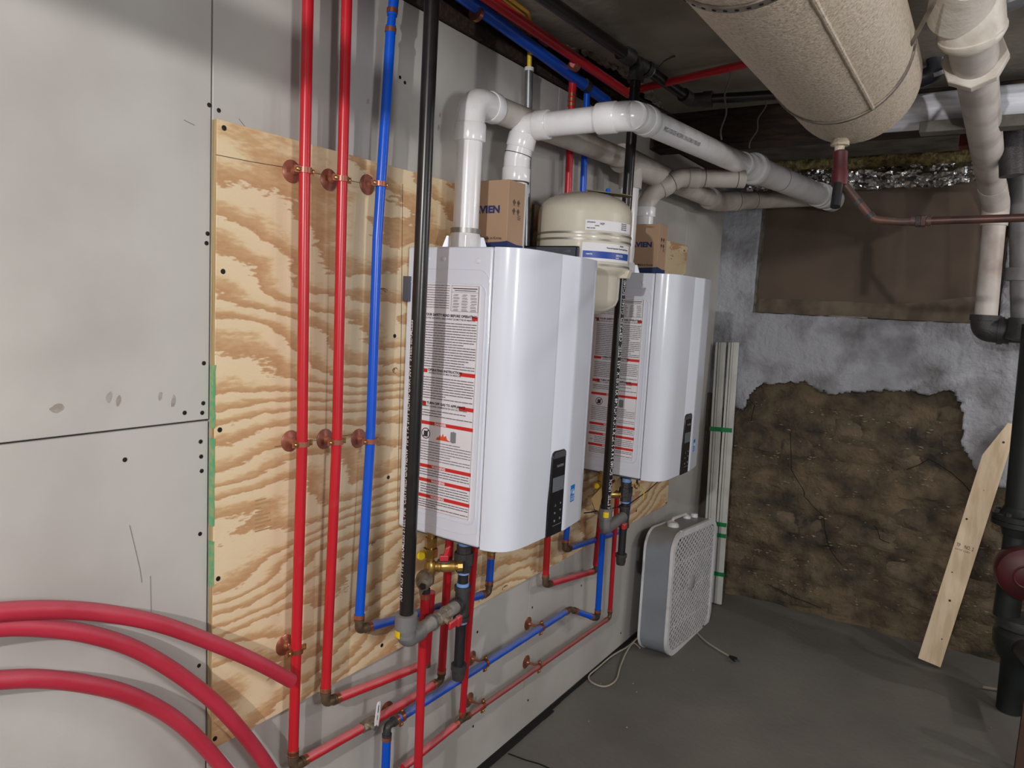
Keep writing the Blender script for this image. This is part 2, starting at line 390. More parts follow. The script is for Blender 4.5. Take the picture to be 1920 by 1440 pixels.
# back wall: rubble with whitewash, window opening closed with hardboard
YB = 3.80
def hmap(x, z):
    return .026*noise.noise((x*3.5, z*6, 0))+.018*noise.noise((x*9, z*17, 4))+.009*noise.noise((x*26, z*40, 8))
X1, Z1 = 3.8, 1.49
vs = []; fs = []; xs = [-.10+i*.013 for i in range(int(1.9/.013))]+[1.9+i*.1 for i in range(20)]
nz_ = 116
for j in range(nz_+1):
    for x in xs:
        z = -.02+(Z1+.02)*j/nz_
        vs.append((x, YB+.028-hmap(x, z)-.05*max(0, .1-z), z))
nn = len(xs)
for j in range(nz_):
    for i in range(nn-1): a = j*nn+i; fs.append((a, a+1, a+nn+1, a+nn))
wb = MB().add(vs, fs); wb.box((-.1, YB+.075, -.1), (3.9, 3.95, 1.49)).box((-.1, YB+.10, 1.49), (3.9, 3.95, CZ+.02))
wb.box((-.1, YB+.005, 1.485), (.188, YB+.10, CZ)).box((1.235, YB+.005, 1.485), (3.9, YB+.10, CZ))
wback = wb.build('wall_back', STONE, kind=st, recenter=False)
LOW = [(-.1, 1.0), (.10, 1.0), (.15, 1.0), (.19, .985), (.215, 1.09), (.268, 1.135), (.36, 1.145), (.471, 1.175), (.53, 1.135), (.6, 1.12), (.645, 1.135), (.75, 1.155), (.85, 1.165), (.913, 1.175),
       (1.0, 1.165), (1.06, 1.20), (1.10, 1.195), (1.135, 1.14), (1.15, 1.07), (1.16, .95), (1.22, .86), (1.30, .80), (1.45, .78), (4, .8)]
def low(x):
    for (a, za), (b, zb) in zip(LOW, LOW[1:]):
        if a <= x <= b: z = za+(zb-za)*(x-a)/(b-a); break
    return z+.018*noise.noise((x*24, 3, 0))+.01*noise.noise((x*70, 3, 0))
def inplaster(x, z):
    if z < low(x): return False
    if z > 1.488 and .19 < x < 1.235: return False
    return True
pl = MB(); vs = []; fs = []; st_ = .0095
nxp = int((3.3+.02)/st_); nzp = int((CZ-.75)/st_)
idx = {}
for j in range(nzp+1):
    for i in range(nxp+1):
        x = -.02+i*st_; z = .75+j*st_
        lift = .010*noise.noise((x*5, z*6, 1))+.005*noise.noise((x*17, z*17, 1))+.0025*noise.noise((x*45, z*45, 1))
        lo_ = low(x)
        if abs(z-lo_) < st_*.62: z = lo_; lift -= .004
        vs.append((x, YB-.002-lift, z))
for j in range(nzp):
    for i in range(nxp):
        x = -.02+(i+.5)*st_; z = .75+(j+.5)*st_
        if inplaster(x, z):
            a = j*(nxp+1)+i; fs.append((a, a+1, a+nxp+2, a+nxp+1))
used = sorted({i for f in fs for i in f}); mp_ = {o: k for k, o in enumerate(used)}
pl.add([vs[i] for i in used], [tuple(mp_[i] for i in f) for f in fs])
po = pl.build('plaster_coat', PLAS, wback); so = po.modifiers.new('thick', 'SOLIDIFY'); so.thickness = .018; so.offset = -1
crk = MB()
for path in (((1395, 605), (1412, 630), (1432, 650), (1452, 672), (1470, 700)), ((1465, 660), (1475, 668), (1488, 664), (1500, 660)), ((1378, 745), (1398, 740), (1415, 760), (1408, 790)), ((1525, 680), (1512, 706)), ((1700, 880), (1742, 860), (1786, 888), (1820, 922)), ((1482, 810), (1484, 880), (1505, 915), (1508, 930), (1545, 968), (1550, 1010), (1560, 1035), (1580, 1060)), ((1640, 985), (1650, 1010), (1668, 1018)), ((1440, 1095), (1490, 1120), (1540, 1140))):
    q = [at(a, b, y=YB-.006) for a, b in path]
    q = [p+V((0, -.004, 0)) for p in q]
    for a, b in zip(q, q[1:]):
        crk.tube([a, (a+b)/2+V((random.uniform(-.004, .004), 0, random.uniform(-.004, .004))), b], .0016, seg=5)
crk.build('crack', DARKV, wback)
# individual stones showing through
rows = [(.06, .12), (.19, .11), (.31, .12), (.44, .12), (.57, .13), (.70, .12), (.83, .13), (.96, .12), (1.08, .11)]
for zc, h in rows:
    x = .02+random.uniform(0, .1)
    while x < 1.55:
        wd = random.uniform(.13, .34)
        if zc+h*.3 < low(min(x+wd/2, 3))-.02 and random.random() < .8:
            g = MB(); vv = []; nU, nV = 9, 6; sd = random.random()*50
            for j in range(nV+1):
                for i in range(nU+1):
                    u = i/nU*2-1; v = j/nV*2-1
                    px = x+wd/2+u*wd/2*(1+.12*noise.noise((v*2, sd, 0))); pz = zc+v*h/2*(1+.25*noise.noise((u*1.5, sd, 3)))
                    e = max(0, 1-max(abs(u)**5, abs(v)**4))
                    y = YB+.034-hmap(px, pz)-.05*max(0, .1-pz)-e*(.011+.014*noise.noise((px*9, pz*14, sd)))
                    vv.append((px, y+(1-e)*.012, pz))
            ff = [(j*(nU+1)+i, j*(nU+1)+i+1, (j+1)*(nU+1)+i+1, (j+1)*(nU+1)+i) for j in range(nV) for i in range(nU)]
            g.add(vv, ff).build('stone', STON2 if random.random() < .3 else STONE, wback, smooth=60)
        x += wd+.012
fk = MB()
for i in range(420):
    zc = random.choice((.13, .25, .38, .50, .63, .77, .90, 1.02))+random.gauss(0, .02); x = random.uniform(.05, 1.5)
    if zc > low(x)-.03: continue
    y = YB+.022-hmap(x, zc)-.05*max(0, .1-zc)-.014; a = random.uniform(.003, .014); h = random.uniform(.001, .003)
    fk.add([(x-a, y+.004, zc), (x, y-.001, zc-h), (x+a, y+.004, zc+random.uniform(-.004, .004)), (x+random.uniform(-.3, .3)*a, y-.001, zc+h), (x, y+.012, zc)], [(0, 1, 2, 3), (0, 4, 1), (1, 4, 2), (2, 4, 3), (3, 4, 0)])
fk.build('mortar_fleck', mat('mortar_fleck', (158, 146, 124), .9, col2=(110, 98, 80), nscale=40), wback, kind='stuff', smooth=0)
# hardboard over the old window, on its side reveal
hb = MB().box((.196, YB+.045, 1.493), (1.232, YB+.06, 2.14)); hbo = hb.build('window_board', BRNB)
tag(hbo, 'large brown hardboard sheet closing the old window opening in the back wall', 'board')
s = MB(); tp = [(x, 1.565+.008*noise.noise((x*9, 0, 0))+(.05*max(0, x-.85)/.3)) for x in [.2+i*.0415 for i in range(25)]]
s.prism([(.2, 1.494)]+tp+[(1.196, 1.494)], (0, YB+.0445, 0), (1, 0, 0), (0, 0, 1), (0, -1, 0), .0008)
s.build('water_stain', BRNL, hbo)
MB().box((.186, YB+.002, 1.485), (.196, YB+.10, 2.2)).build('window_frame', mat('reveal_board', (120, 118, 112), .8, col2=(92, 80, 66), nscale=30), hbo)
MB().box((.55, YB+.0, 1.489), (.72, YB+.03, 1.497)).build('sill_chip', CRUST, hbo)

# foil faced insulation batt along the top of the back wall
f = MB(); vs = []; nu, nv = 110, 16
for j in range(nv+1):
    for i in range(nu+1):
        x = .12+1.05*i/nu; v = j/nv
        c = noise.cell if False else None
        w_ = .020*noise.noise((x*22, v*5, 0))+.022*abs(noise.noise((x*48, v*9, 3)))+.008*noise.noise((x*90, v*20, 0))
        vs.append((x, YB-.075-w_+.06*abs(v-.5), 2.085+.03*noise.noise((x*5, 9, 0))+v*.12+.01*noise.noise((x*40, v*9, 7))))
f.add(vs, [(j*(nu+1)+i, j*(nu+1)+i+1, (j+1)*(nu+1)+i+1, (j+1)*(nu+1)+i) for j in range(nv) for i in range(nu)])
ins = thing('insulation_batt', 'crumpled foil faced insulation stuffed above brown board', 'insulation', (.65, YB-.05, 2.1))
f.build('foil_facing', FOIL, ins, smooth=25)
g = MB(); vs = []
for j in range(9):
    for i in range(111):
        x = .02+1.2*i/110; a = j/8*pi
        rr = .028+.014*noise.noise((x*14, j, 0))
        vs.append((x, YB-.055-rr*sin(a)*1.1, 2.205+rr*cos(a)+.006*noise.noise((x*50, j*2, 0))))
g.add(vs, [(j*111+i, j*111+i+1, (j+1)*111+i+1, (j+1)*111+i) for j in range(8) for i in range(110)]).build('glass_wool', WOOL, ins)

# beams crossing the ceiling at the back
def beam(y0, y1, z0, z1, x0, x1, label, mt_=DWOOD):
    o = MB().box((x0, y0, z0), (x1, y1, z1)).build('ceiling_beam', mt_, bevel=.004); tag(o, label, 'beam'); return o
beam(2.78, 2.90, 2.11, 2.24, -.01, 3.6, 'dark rough timber beam across ceiling behind the hanging beige tank')
CBRD = mat('grey_ceiling_board', (112, 108, 100), .9, col2=(80, 76, 70), nscale=9, bump=.3, bscale=40)
o = MB().box((-.01, 2.93, 2.222), (1.5, 3.70, 2.238)).build('ceiling_board', CBRD); tag(o, 'grey ceiling board between dark beam and back wall insulation', 'board')

dz_ = thing('shadow_duct', 'unseen grey duct elbow added to shade the left wall', 'duct', (.60, -.53, 1.62))  # unseen; added left of the view so its shadow falls on the drywall
MB().tube([(.60, -.53, CZ), (.60, -.53, 1.62)], .075, seg=24).build('drop', STEEL, dz_)
MB().tube([(.60, -.53, 1.98), (.60, .04, 1.96)], .03, seg=24).build('branch', STEEL, dz_)
# ================================================================== PLYWOOD
ply = thing('plywood_sheet', 'large pine plywood sheet screwed to the left wall behind heaters', 'plywood', (.006, .83, .56))
PB, PT = .563, 1.775
MB().box((.0003, .831, PB), (.0125, 3.262, PT)).build('sheet', PLY, ply, bevel=.001)
e = MB()
for k in range(5): e.box((.0006+k*.0024, .8296, PB+.001), (.0022+k*.0024, .8312, PT-.001))
e.build('edge_ply', PLYE, ply)
g = MB()
zz = [(1.33, 1.21), (1.19, 1.02), (.99, .90)]
for a, b in zz:
    n = 10; pts = [(.003*noise.noise((k, a, 0))+.001, a+(b-a)*k/n) for k in range(n+1)]
    g.prism([(-.002, a)]+[(abs(p[0])+.001, p[1]) for p in pts]+[(-.002, b)], (.0127, .8305, 0), (0, 1, 0), (0, 0, 1), (1, 0, 0), .0004)
    g.box((.001, .8288, b), (.0125, .8295, a))
g.build('green_paint_edge', GRNP, ply)
for px, py in ((420, 240), (418, 509), (412, 806), (409, 1085), (403, 1385), (740, 630), (728, 895), (1283, 470), (1249, 943), (1193, 958), (716, 1210)):
    screw(px, py, .0127, ply, .005)
for px, py, a, b in ((717, 548, .020, .010), (742, 695, .012, .008), (948, 1102, .02, .008), (700, 1020, .016, .006)):
    p = at(px, py, x=.0127); kn = MB()
    for k in range(7):
        an = random.uniform(0, pi); rr = random.uniform(.3, 1)
        kn.tube([p+V((0, a*rr*cos(t+an), b*rr*sin(t+an))) for t in [j*.35 for j in range(6)]], .0006, seg=5)
    kn.build('knot', mat('knot_dark', (128, 88, 56), .8), ply)
pen = MB()
for p in (((405, 290), (470, 303), (560, 318), (700, 348)), ((515, 838), (690, 810)), ((755, 345), (752, 640), (745, 960))):
    pen.tube([at(*t, x=.0128) for t in p], .0006, seg=5)
pen.build('pencil_line', PENC, ply)
st2 = MB()
for r0 in range(9): st2.box((.0126, .925+.0*r0, .985+r0*.008), (.0128, .925+random.uniform(.01, .045), .988+r0*.008))
st2.build('faded_stamp', mat('stamp_ink', (176, 146, 104), .8), ply)

# ================================================================== BELL HANGERS
def hanger(pw, axis, px_, label, group, ring_r=.0125, wall=.0127, mt_=COPD):
    """pw: pipe centre; axis 'z' or 'y'; bell flange on the wall behind it"""
    y, z = pw[1], pw[2]; x = pw[0]
    t = thing('bell_hanger', label, 'pipe hanger', (wall, y, z), group)
    MB().lathe([(.0225, 0), (.0228, .0015), (.020, .003), (.014, .005), (.008, .0075), (.006, .014), (0, .018)], (wall, y, z), (1, 0, 0), 24).build('bell', mt_, t)
    ax = V((0, 0, 1)) if axis == 'z' else V((0, 1, 0)).normalized()
    MB().ring((x, y, z), ax, ring_r, ring_r+.0018, .011).build('ring', mt_, t)
    sd = V((0, 1, 0)) if axis == 'z' else V((0, 0, 1))
    for s_ in (-1, 1):
        c = V((x, y, z))+sd*s_*(ring_r+.006)
        MB().obox(c, sd*.0065, V((.0022, 0, 0)), ax*.0062).build('ear', mt_, t)
        MB().lathe([(.0045, 0), (.0045, .002), (.003, .004), (0, .0045)], c+V((.0022, 0, 0)), (1, 0, 0), 10).build('screw', BRA, t)
    MB().cyl((wall+.016, y, z), (x-ring_r, y, z), .004, seg=10).build('stem', mt_, t)
    return t
XP = .052
def crimp(par, p, ax, r=.0111, off=0, mt_=COP):
    return MB().ring(V(p), ax, r, r+.0013, .010).build('crimp_ring', mt_, par)
def elbow(par, p, d1, d2, r=.0111, mt_=BRASSD, name='elbow'):
    p = V(p); d1 = V(d1).normalized(); d2 = V(d2).normalized()
    b = MB().tube([p+d1*.028, p, p+d2*.028], r*.92, fil=.012, seg=14)
    b.ring(p+d1*.024, d1, r*.5, r*1.12, .006).ring(p+d2*.024, d2, r*.5, r*1.12, .006)
    o = b.build(name, mt_, par)
    for d in (d1, d2): crimp(par, p+d*.033, d, r)
    return o
def pexpath(par, pts, mt_, r=.0111, name='tube', elbows=True, ends=(0, 0)):
    pts = [V(p) for p in pts]
    for i in range(len(pts)-1):
        a, b = pts[i], pts[i+1]; d = (b-a).normalized()
        a2 = a+d*(.026 if (i > 0) else ends[0]); b2 = b-d*(.026 if i < len(pts)-2 else ends[1])
        MB().cyl(a2, b2, r, seg=18).build(name, mt_, par)
    for i in range(1, len(pts)-1):
        elbow(par, pts[i], pts[i-1]-pts[i], pts[i+1]-pts[i], r)

# red riser 1: down, elbow, valve, to elbow under heater 1
T = CZ+.05
r1x = XP; A = [V((r1x, 1.0, T)), V((r1x, 1.004, 1.3)), V((r1x, 1.002, .457))]
p_valve = at(690, 1358, x=XP); p_e2 = at(827, 1276, x=XP); p_top = at(843, 1010, x=.105)
t = thing('red_water_line', 'leftmost red riser turning at its foot into valved horizontal line', 'pipe', (XP, 1.0, .45))
MB().tube([V((r1x, .997, T)), V((r1x, .999, 1.71)), V((r1x, 1.008, 1.165)), V((r1x, 1.002, .48))], .0111, fil=.3, seg=18).build('tube', REDP, t)
pc = V((r1x, 1.002, .452)); elbow(t, pc, (0, 0, 1), p_valve-pc)
d = (p_e2-pc).normalized()
MB().cyl(pc+d*.028, p_valve-d*.024, .0111).build('tube', REDP, t)
MB().cyl(p_valve+d*.024, p_e2-d*.026, .0111).build('tube', REDP, t)
v = MB().cyl(p_valve-d*.03, p_valve+d*.03, .0095).ring(p_valve-d*.016, d, .004, .0135, .010, 6).ring(p_valve+d*.016, d, .004, .0135, .010, 6)
v.lathe([(.0125, -.014), (.015, 0), (.0125, .014)], p_valve, d, 16); v.cyl(p_valve, p_valve+V((.022, 0, 0)), .0055)
vo = v.build('valve_body', mat('nickel_brass', (176, 164, 140), .35, .7, col2=(140, 128, 106), nscale=30, dust_shade=(160, 150, 140)), t)
MB().lathe([(.007, 0), (.007, .006), (0, .006)], p_valve+V((.020, 0, 0)), (1, 0, 0), 6).build('nut', STEEL, vo)
hv = MB(); b0 = p_valve+V((.022, .004, .0))
hv.prism([(-.007, 0), (.007, 0), (.008, .02), (.0065, .055), (.004, .0625), (-.004, .0625), (-.0065, .055), (-.008, .02)], b0, (0, 1, 0), (0, .10, 1), (1, 0, 0), .003)
ho = hv.build('lever', mat('white_lever_vinyl', (222, 222, 226), .35), vo, bevel=.001, label='white lever handle with blue print')
# ("Propress"-like print too small to read: an oval and strokes)
pr = MB(); fn = lambda u, v_: b0+V((.0034, v_, 0))+V((0, .10, 1))*u
pr.obox(b0+V((.0032, .0035, .045)), (.0003, 0, 0), (0, .0011, 0), (0, .0008, .009)).obox(b0+V((.0032, .0015, .024)), (.0003, 0, 0), (0, .0007, 0), (0, .0005, .006)); pr.build('handle_print', NAVY, vo)
elbow(t, p_e2, -d, p_top-p_e2)
MB().cyl(p_e2+(p_top-p_e2).normalized()*.026, p_top, .0111).build('tube', REDP, t)
crimp(t, pc+V((0, 0, .036)), (0, 0, 1))

# red riser 2: down, elbow, short horizontal, up to the valve kit
t = thing('red_water_line', 'second red riser from left, its foot joined to a short level tube', 'pipe', (XP, 1.09, .55))
e1 = at(610, 1318, x=XP); e2 = at(799, 1244, x=.075); e3 = at(808, 1110, x=.10)
MB().tube([V((XP, 1.097, T)), V((XP, 1.099, 1.7)), V((XP, 1.104, 1.17)), e1+V((0, 0, .028))], .0111, fil=.3, seg=18).build('tube', REDP, t)
elbow(t, e1, (0, 0, 1), e2-e1)
d = (e2-e1).normalized(); MB().cyl(e1+d*.028, e2-d*.012, .0111).build('tube', REDP, t)
MB().tube([e2+V((0, 0, -.002)), e3], .0111).build('tube', REDP, t)
MB().lathe([(.0118, -.008), (.0118, .004), (0, .004)], e2, (0, 0, 1), 16).build('end_cap', BRASSD, t)

# blue riser
t = thing('blue_water_line', 'long blue riser over plywood with joint near the ceiling', 'pipe', (XP, 1.2, .69))
b1 = at(673, 1181, x=XP); b2 = at(916, 1112, x=XP); b3 = at(921, 1040, x=XP)
MB().tube([V((XP, at(745, -30, x=XP).y+.01, T)), at(735, 30, x=XP)], .0111, seg=18).build('tube', BLUP, t)
MB().tube([at(733, 48, x=XP), V((XP, 1.222, 1.9)), V((XP, 1.208, 1.6)), V((XP, 1.207, 1.14)), b1+V((0, 0, .028))], .0111, fil=.25, seg=18).build('tube', BLUP, t)
j0 = at(735, 28, x=XP); j1 = at(733, 50, x=XP); jd = (j1-j0).normalized()
MB().cyl(j0-jd*.004, j1+jd*.004, .0093).build('coupling', BLUP, t)
crimp(t, j0-jd*.008, jd); crimp(t, j1+jd*.008, jd)
elbow(t, b1, (0, 0, 1), b2-b1); d = (b2-b1).normalized()
MB().cyl(b1+d*.026, b2-d*.026, .0111).build('tube', BLUP, t)
elbow(t, b2, -d, b3-b2); du = (b3-b2).normalized()
MB().cyl(b2+du*.026, b3, .0111).build('tube', BLUP, t)
crimp(t, b3-du*.006, du); MB().cyl(b3, b3+du*.03, .0125, .010, 12).ring(b3+du*.014, du, .004, .0155, .012, 6).build('swivel_nut', BRA, t)

# hangers of the three risers
HG1 = 'bell hangers on the plywood'
hanger((XP, .999, 1.712), 'z', 0, 'upper copper bell hanger holding the leftmost red riser', HG1)
hanger((XP, 1.0975, 1.712), 'z', 0, 'upper copper bell hanger holding the second red riser', HG1)
hanger((XP, 1.210, 1.72), 'z', 0, 'upper copper bell hanger holding the blue riser', HG1)
hanger((XP, 1.009, 1.163), 'z', 0, 'middle copper bell hanger on leftmost red riser, at mid plywood', HG1)
hanger((XP, 1.104, 1.155), 'z', 0, 'lower copper bell hanger holding the second red riser', HG1)
hanger((XP, 1.207, 1.143), 'z', 0, 'lower copper bell hanger holding the blue riser', HG1)
hanger((XP, 1.005, .716), 'z', 0, 'lowest copper bell hanger on the leftmost red riser', HG1, mt_=COP)

# red tube from valve kit straight down, off the frame
t = thing('red_water_line', 'red tube dropping from brass valve past grey gas elbow out of frame', 'pipe', (.12, 1.35, .2))
q0 = at(797, 1112, x=.125); q1 = at(791, 1240, x=.125); q2 = at(784, 1460, x=.125)
q2 = V((q2.x, q2.y, .02))
MB().tube([q0, q1, q2], .0111, fil=.2, seg=18).build('tube', REDP, t)
crimp(t, q0+V((0, 0, -.008)), (0, 0, 1)); MB().ring(q0+V((0, 0, .006)), (0, 0, 1), .006, .0126, .011).build('hose_clamp', BLKM, t)

# leaning red tube with lower red run
l0 = at(891, 1015, x=.15); l1 = at(866, 1350, x=XP); l2 = at(1143, 1158, x=XP); l3 = at(1157, 930, x=.07); lz = at(755, 1440, x=XP)
t = thing('red_water_line', 'lowest red line along the wall, thin and dusty, with two risers', 'pipe', (XP, 1.6, .25))
dd = (l2-l1).normalized(); de = (lz-l1).normalized(); dl = (l0-l1).normalized()
MB().cyl(l1+dl*.02, l0, .0095).build('tube', REDP, t)
MB().cyl(l1+dd*.02, l2-dd*.022, .0085).build('tube', mat('red_tubing_brown', (160, 44, 48), .45, dust_shade=(150, 110, 106), damt=.9), t)
MB().cyl(l1+de*.02, lz, .0105).build('tube', REDP, t)
tb = MB().cyl(l1-dd*.026, l1+dd*.026, .0088).cyl(l1, l1+dl*.026, .0088); tb.build('tee', BRASSD, t)
for a_, d_ in ((l1, dd), (l1, de), (l1, dl)): crimp(t, a_+d_*.03, d_, .0096)
elbow(t, l2, -dd, l3-l2, .0088); MB().cyl(l2+(l3-l2).normalized()*.026, l3, .0090).build('tube', REDP, t)

# lower blue run
t = thing('blue_water_line', 'low blue line climbing along the wall to elbows under far heater', 'pipe', (XP, 1.3, .35))
c1 = at(726, 1361, x=XP); c0 = V((XP, at(722, 1440, x=XP).y, .02)); c2 = at(1069, 1142, x=XP); c3 = at(1120, 1160, x=.10); c4 = at(1130, 1000, x=.115)
d = (c2-c1).normalized()
MB().cyl(c0, c1-V((0, 0, .026)), .0111).build('tube', BLUP, t)
elbow(t, c1, (0, 0, -1), d, mt_=IROND)
MB().cyl(c1+d*.026, c2-d*.026, .0111).build('tube', BLUP, t)
elbow(t, c2, -d, c3-c2); d2 = (c3-c2).normalized(); MB().cyl(c2+d2*.026, c3-d2*.026, .0108).build('tube', BLUP, t)
elbow(t, c3, -d2, c4-c3, mt_=IROND); d3 = (c4-c3).normalized(); MB().cyl(c3+d3*.026, c4, .0111).build('tube', BLUP, t)
HG2 = 'bell hangers on the lower drywall'
def on(a, b, px):   # point of segment a-b that shows at picture column px
    best = min((abs((lambda w_: 960+FOC*((w_-CAM).dot(_r))/((w_-CAM).dot(_f)))(a+(b-a)*k/200)-px), k) for k in range(201))[1]
    return a+(b-a)*best/200
hb_ = [hanger(on(c1, c2, 1014), 'y', 0, 'copper bell hanger on low blue line, nearer its far elbow', HG2, wall=.0, mt_=COP),
       hanger(on(c1, c2, 909), 'y', 0, 'copper bell hanger on low blue line, right of black capped drip leg', HG2, wall=.0, mt_=COP),
       hanger(on(l1, l2, 1010), 'y', 0, 'copper bell hanger on lowest red line, its farther one', HG2, ring_r=.0092, wall=.0, mt_=COP),
       hanger(on(l1, l2, 905), 'y', 0, 'copper bell hanger on lowest red line, beside its tee', HG2, ring_r=.0092, wall=.0, mt_=COP),
       hanger(on(c1, c2, 752), 'y', 0, 'copper bell hanger on low blue line, next to its near dark elbow', HG2, wall=.0, mt_=COP)]

# red and blue lines that come down behind heater 1
t = thing('red_water_line', 'red tube dropping from ceiling behind near heater to foot elbow and back up', 'pipe', (XP, 2.05, .53))
k0 = at(1076, 118, x=XP); k0b = at(1072, 190, x=XP); k1 = at(1022, 1097, x=XP); k2 = at(1117, 1070, x=XP); k3 = at(1128, 958, x=.075)
MB().cyl(k0, k0b-V((0, 0, .004)), .0125).build('tube', REDP, t)
MB().tube([k0b, at(1065, 360, x=XP), at(1027, 1000, x=XP), k1+V((0, 0, .026))], .0111, seg=18).build('tube', REDP, t)
for k in (0, .014, .028): crimp(t, k0b+V((0, 0, k-.01)), (0, 0, 1), .0122)
elbow(t, k1, (0, 0, 1), k2-k1); d = (k2-k1).normalized(); MB().cyl(k1+d*.026, k2-d*.02, .0111).build('tube', REDP, t)
elbow(t, k2, -d, k3-k2); MB().cyl(k2+(k3-k2).normalized()*.026, k3, .0135).build('tube', REDP, t)
t = thing('blue_water_line', 'blue tube dropping from ceiling behind near heater and expansion tank', 'pipe', (XP, 2.18, .6))
k0 = at(1101, 165, x=XP); k1 = at(1059, 1031, x=XP); k2 = at(1172, 993, x=XP); k3 = at(1180, 925, x=.06)
MB().tube([k0, at(1093, 360, x=XP), at(1063, 990, x=XP), k1+V((0, 0, .026))], .0105, seg=18).build('tube', BLUP, t)
elbow(t, k1, (0, 0, 1), k2-k1); d = (k2-k1).normalized(); MB().cyl(k1+d*.026, k2-d*.022, .0105).build('tube', BLUP, t)
elbow(t, k2, -d, k3-k2); MB().cyl(k2+(k3-k2).normalized()*.026, k3, .0111).build('tube', BLUP, t)

# header pipes along the top of the wall
t = thing('blue_water_main', 'thick blue header running along the top of left wall', 'pipe', (.06, 1.0, 2.18))
g0 = at(860, -12, x=.06); g1 = at(1138, 190, x=.06)
MB().cyl(g0-(g1-g0)*.15, g1, .0170).build('tube', BLUP, t)
MB().ring(at(1098, 160, x=.06), g1-g0, .0165, .0195, .03).build('tee_fitting', IROND, t)
t2 = thing('red_water_main', 'thick red header beside the blue one under torn ceiling edge', 'pipe', (.09, 1.0, 2.2))
g2 = at(905, -10, x=.095); g3 = at(1178, 176, x=.11)
MB().cyl(g2-(g3-g2)*.1, g3, .0145).build('tube', REDP, t2)
MB().cyl(at(1176, 172, x=.11), at(1450, 108, z=2.224), .0120).build('tube', REDP, t2)
MB().tube([at(1076, 118, x=.095), k0*0+at(1076, 122, x=XP)], .013).build('branch', REDP, t2)
rg = MB().ring(at(1077, 122, x=.09), g3-g2, .014, .0175, .02); rg.ring(at(1070, 130, x=XP), (0, 0, 1), .0115, .0150, .012); rg.build('crimp_ring', COP, t2)
t = thing('split_ring_hanger', 'copper ring hanger clasping blue header near picture top', 'pipe hanger', at(893, 25, x=.06))
cc = at(893, 25, x=.06); MB().ring(cc, g1-g0, .0172, .0195, .012).build('ring', COP, t)
MB().cyl(cc+V((.0, 0, .018)), cc+V((.0, 0, .045)), .004).build('stem', STEEL, t)

for k in range(3):
    o = MB().tube([at(905+k*9, -25, z=2.225), at(945+k*8, 8-k*3, z=2.225), at(975+k*8, 34-k*5, z=2.225), at(992+k*3, 62-k*4, z=2.22)], .0045, fil=.05, seg=8).build('cable', ORNG)
    tag(o, ['brown cable nearest the red header, under torn ceiling', 'brown cable in the middle of three under torn ceiling', 'brown cable farthest from red header under torn ceiling'][k], 'cable', 'brown cables under the torn ceiling')

# metal conduit
t = thing('metal_conduit', 'upright galvanized conduit with white end bushing and yellow cable', 'conduit', (.03, 1.84, 1.6))
MB().cyl(at(985, 480, x=.03), at(992, 132, x=.03), .0115).build('tube', STEEL, t)
MB().cyl(at(992, 134, x=.03), at(992.5, 127, x=.03), .0135).build('bushing', PVC, t)
MB().cyl(at(992.5, 127, x=.03), at(993, 84, x=.035), .0065).build('cable', YEL, t)

# ================================================================== GAS LINES
def pipe_text(par, body, o, r, a, size, up=True, flip=1, mt_=WPR, name='pipe_print', bold=.0004):
    o = V(o)
    def fn(u, v_):
        an = a-(v_-size*.35)/r*flip
        return V((o.x+(r+.0005)*cos(an), o.y+(r+.0005)*sin(an), o.z+u*flip))
    return MB().text(body, size, fn, bold=bold).build(name, mt_, par, smooth=0)
def union(par, c, r):
    b = MB().ring(c, (0, 0, 1), r*.6, r*1.9, .03, 8).ring(V(c)+V((0, 0, -.025)), (0, 0, 1), r*.6, r*1.45, .022, 8).ring(V(c)+V((0, 0, .024)), (0, 0, 1), r*.6, r*1.5, .020, 8)
    b.build('union', IROND, par); MB().ring(V(c)+V((0, 0, -.038)), (0, 0, 1), r*.7, r*1.15, .008).build('thread_sealant', BLUS, par)
    MB().ring(V(c)+V((0, 0, .040)), (0, 0, 1), r*.7, r*1.2, .016).build('thread_sealant', BLUS, par)
gas1 = thing('gas_pipe', 'tall black steel gas pipe standing in front of near heater with grey elbow', 'pipe', (.182, 1.2, .7))
G = V((.182, 1.205, 0)); gr = .0158
MB().cyl(G+V((0, 0, .755)), G+V((.004, 0, CZ+.05)), gr, seg=24).build('pipe', BLK, gas1)
pipe_text(gas1, 'ASTM A53 TYPE E SEAMLESS STEEL PIPE  CERTIFIED GAS HSAW  PIPE 1 X 21FT SCH40 GWA 30VT  STEEL SEAMLESS', G+V((0, 0, .80)), gr, R_(-49-58), .0125, bold=.0001)
h1 = G+V((0, 0, .705)); tee = at(866, 1130, x=.15); dh = (tee-h1).normalized()
eb = MB().tube([h1+V((0, 0, .05)), h1, h1+dh*.06], gr*1.36, fil=.03, seg=20)
eb.ring(h1+V((0, 0, .045)), (0, 0, 1), gr, gr*1.62, .034).ring(h1+V((0, 0, .012)), (0, 0, 1), gr, gr*1.4, .008)
eo = eb.build('elbow', IRON, gas1)
MB().arc((h1.x, h1.y, 0), gr*1.5, R_(-120), R_(-80), h1.z+.012, h1.z+.032).build('yellow_tag', YEL, eo)
MB().cyl(h1+dh*.05, tee-dh*.01, .0165).build('nipple', IRONG, gas1)
vb = h1+(tee-h1)*.58
b = MB().lathe([(.0165, -.036), (.0185, -.034), (.0185, -.022), (.0165, -.016), (.021, 0), (.0165, .016), (.0185, .022), (.0185, .034), (.0165, .036)], vb, dh, 8)
b.cyl(vb, vb+V((.03, 0, -.004)), .007).build('valve_body', mat('old_brass_grey', (170, 158, 134), .4, .5, col2=(140, 130, 112), nscale=30, dust_shade=(160, 152, 140)), gas1)
MB().ring(vb-dh*.037, dh, .01, .0195, .005).ring(tee-dh*.028, dh, .008, .0200, .006).build('collar', STEEL, gas1)
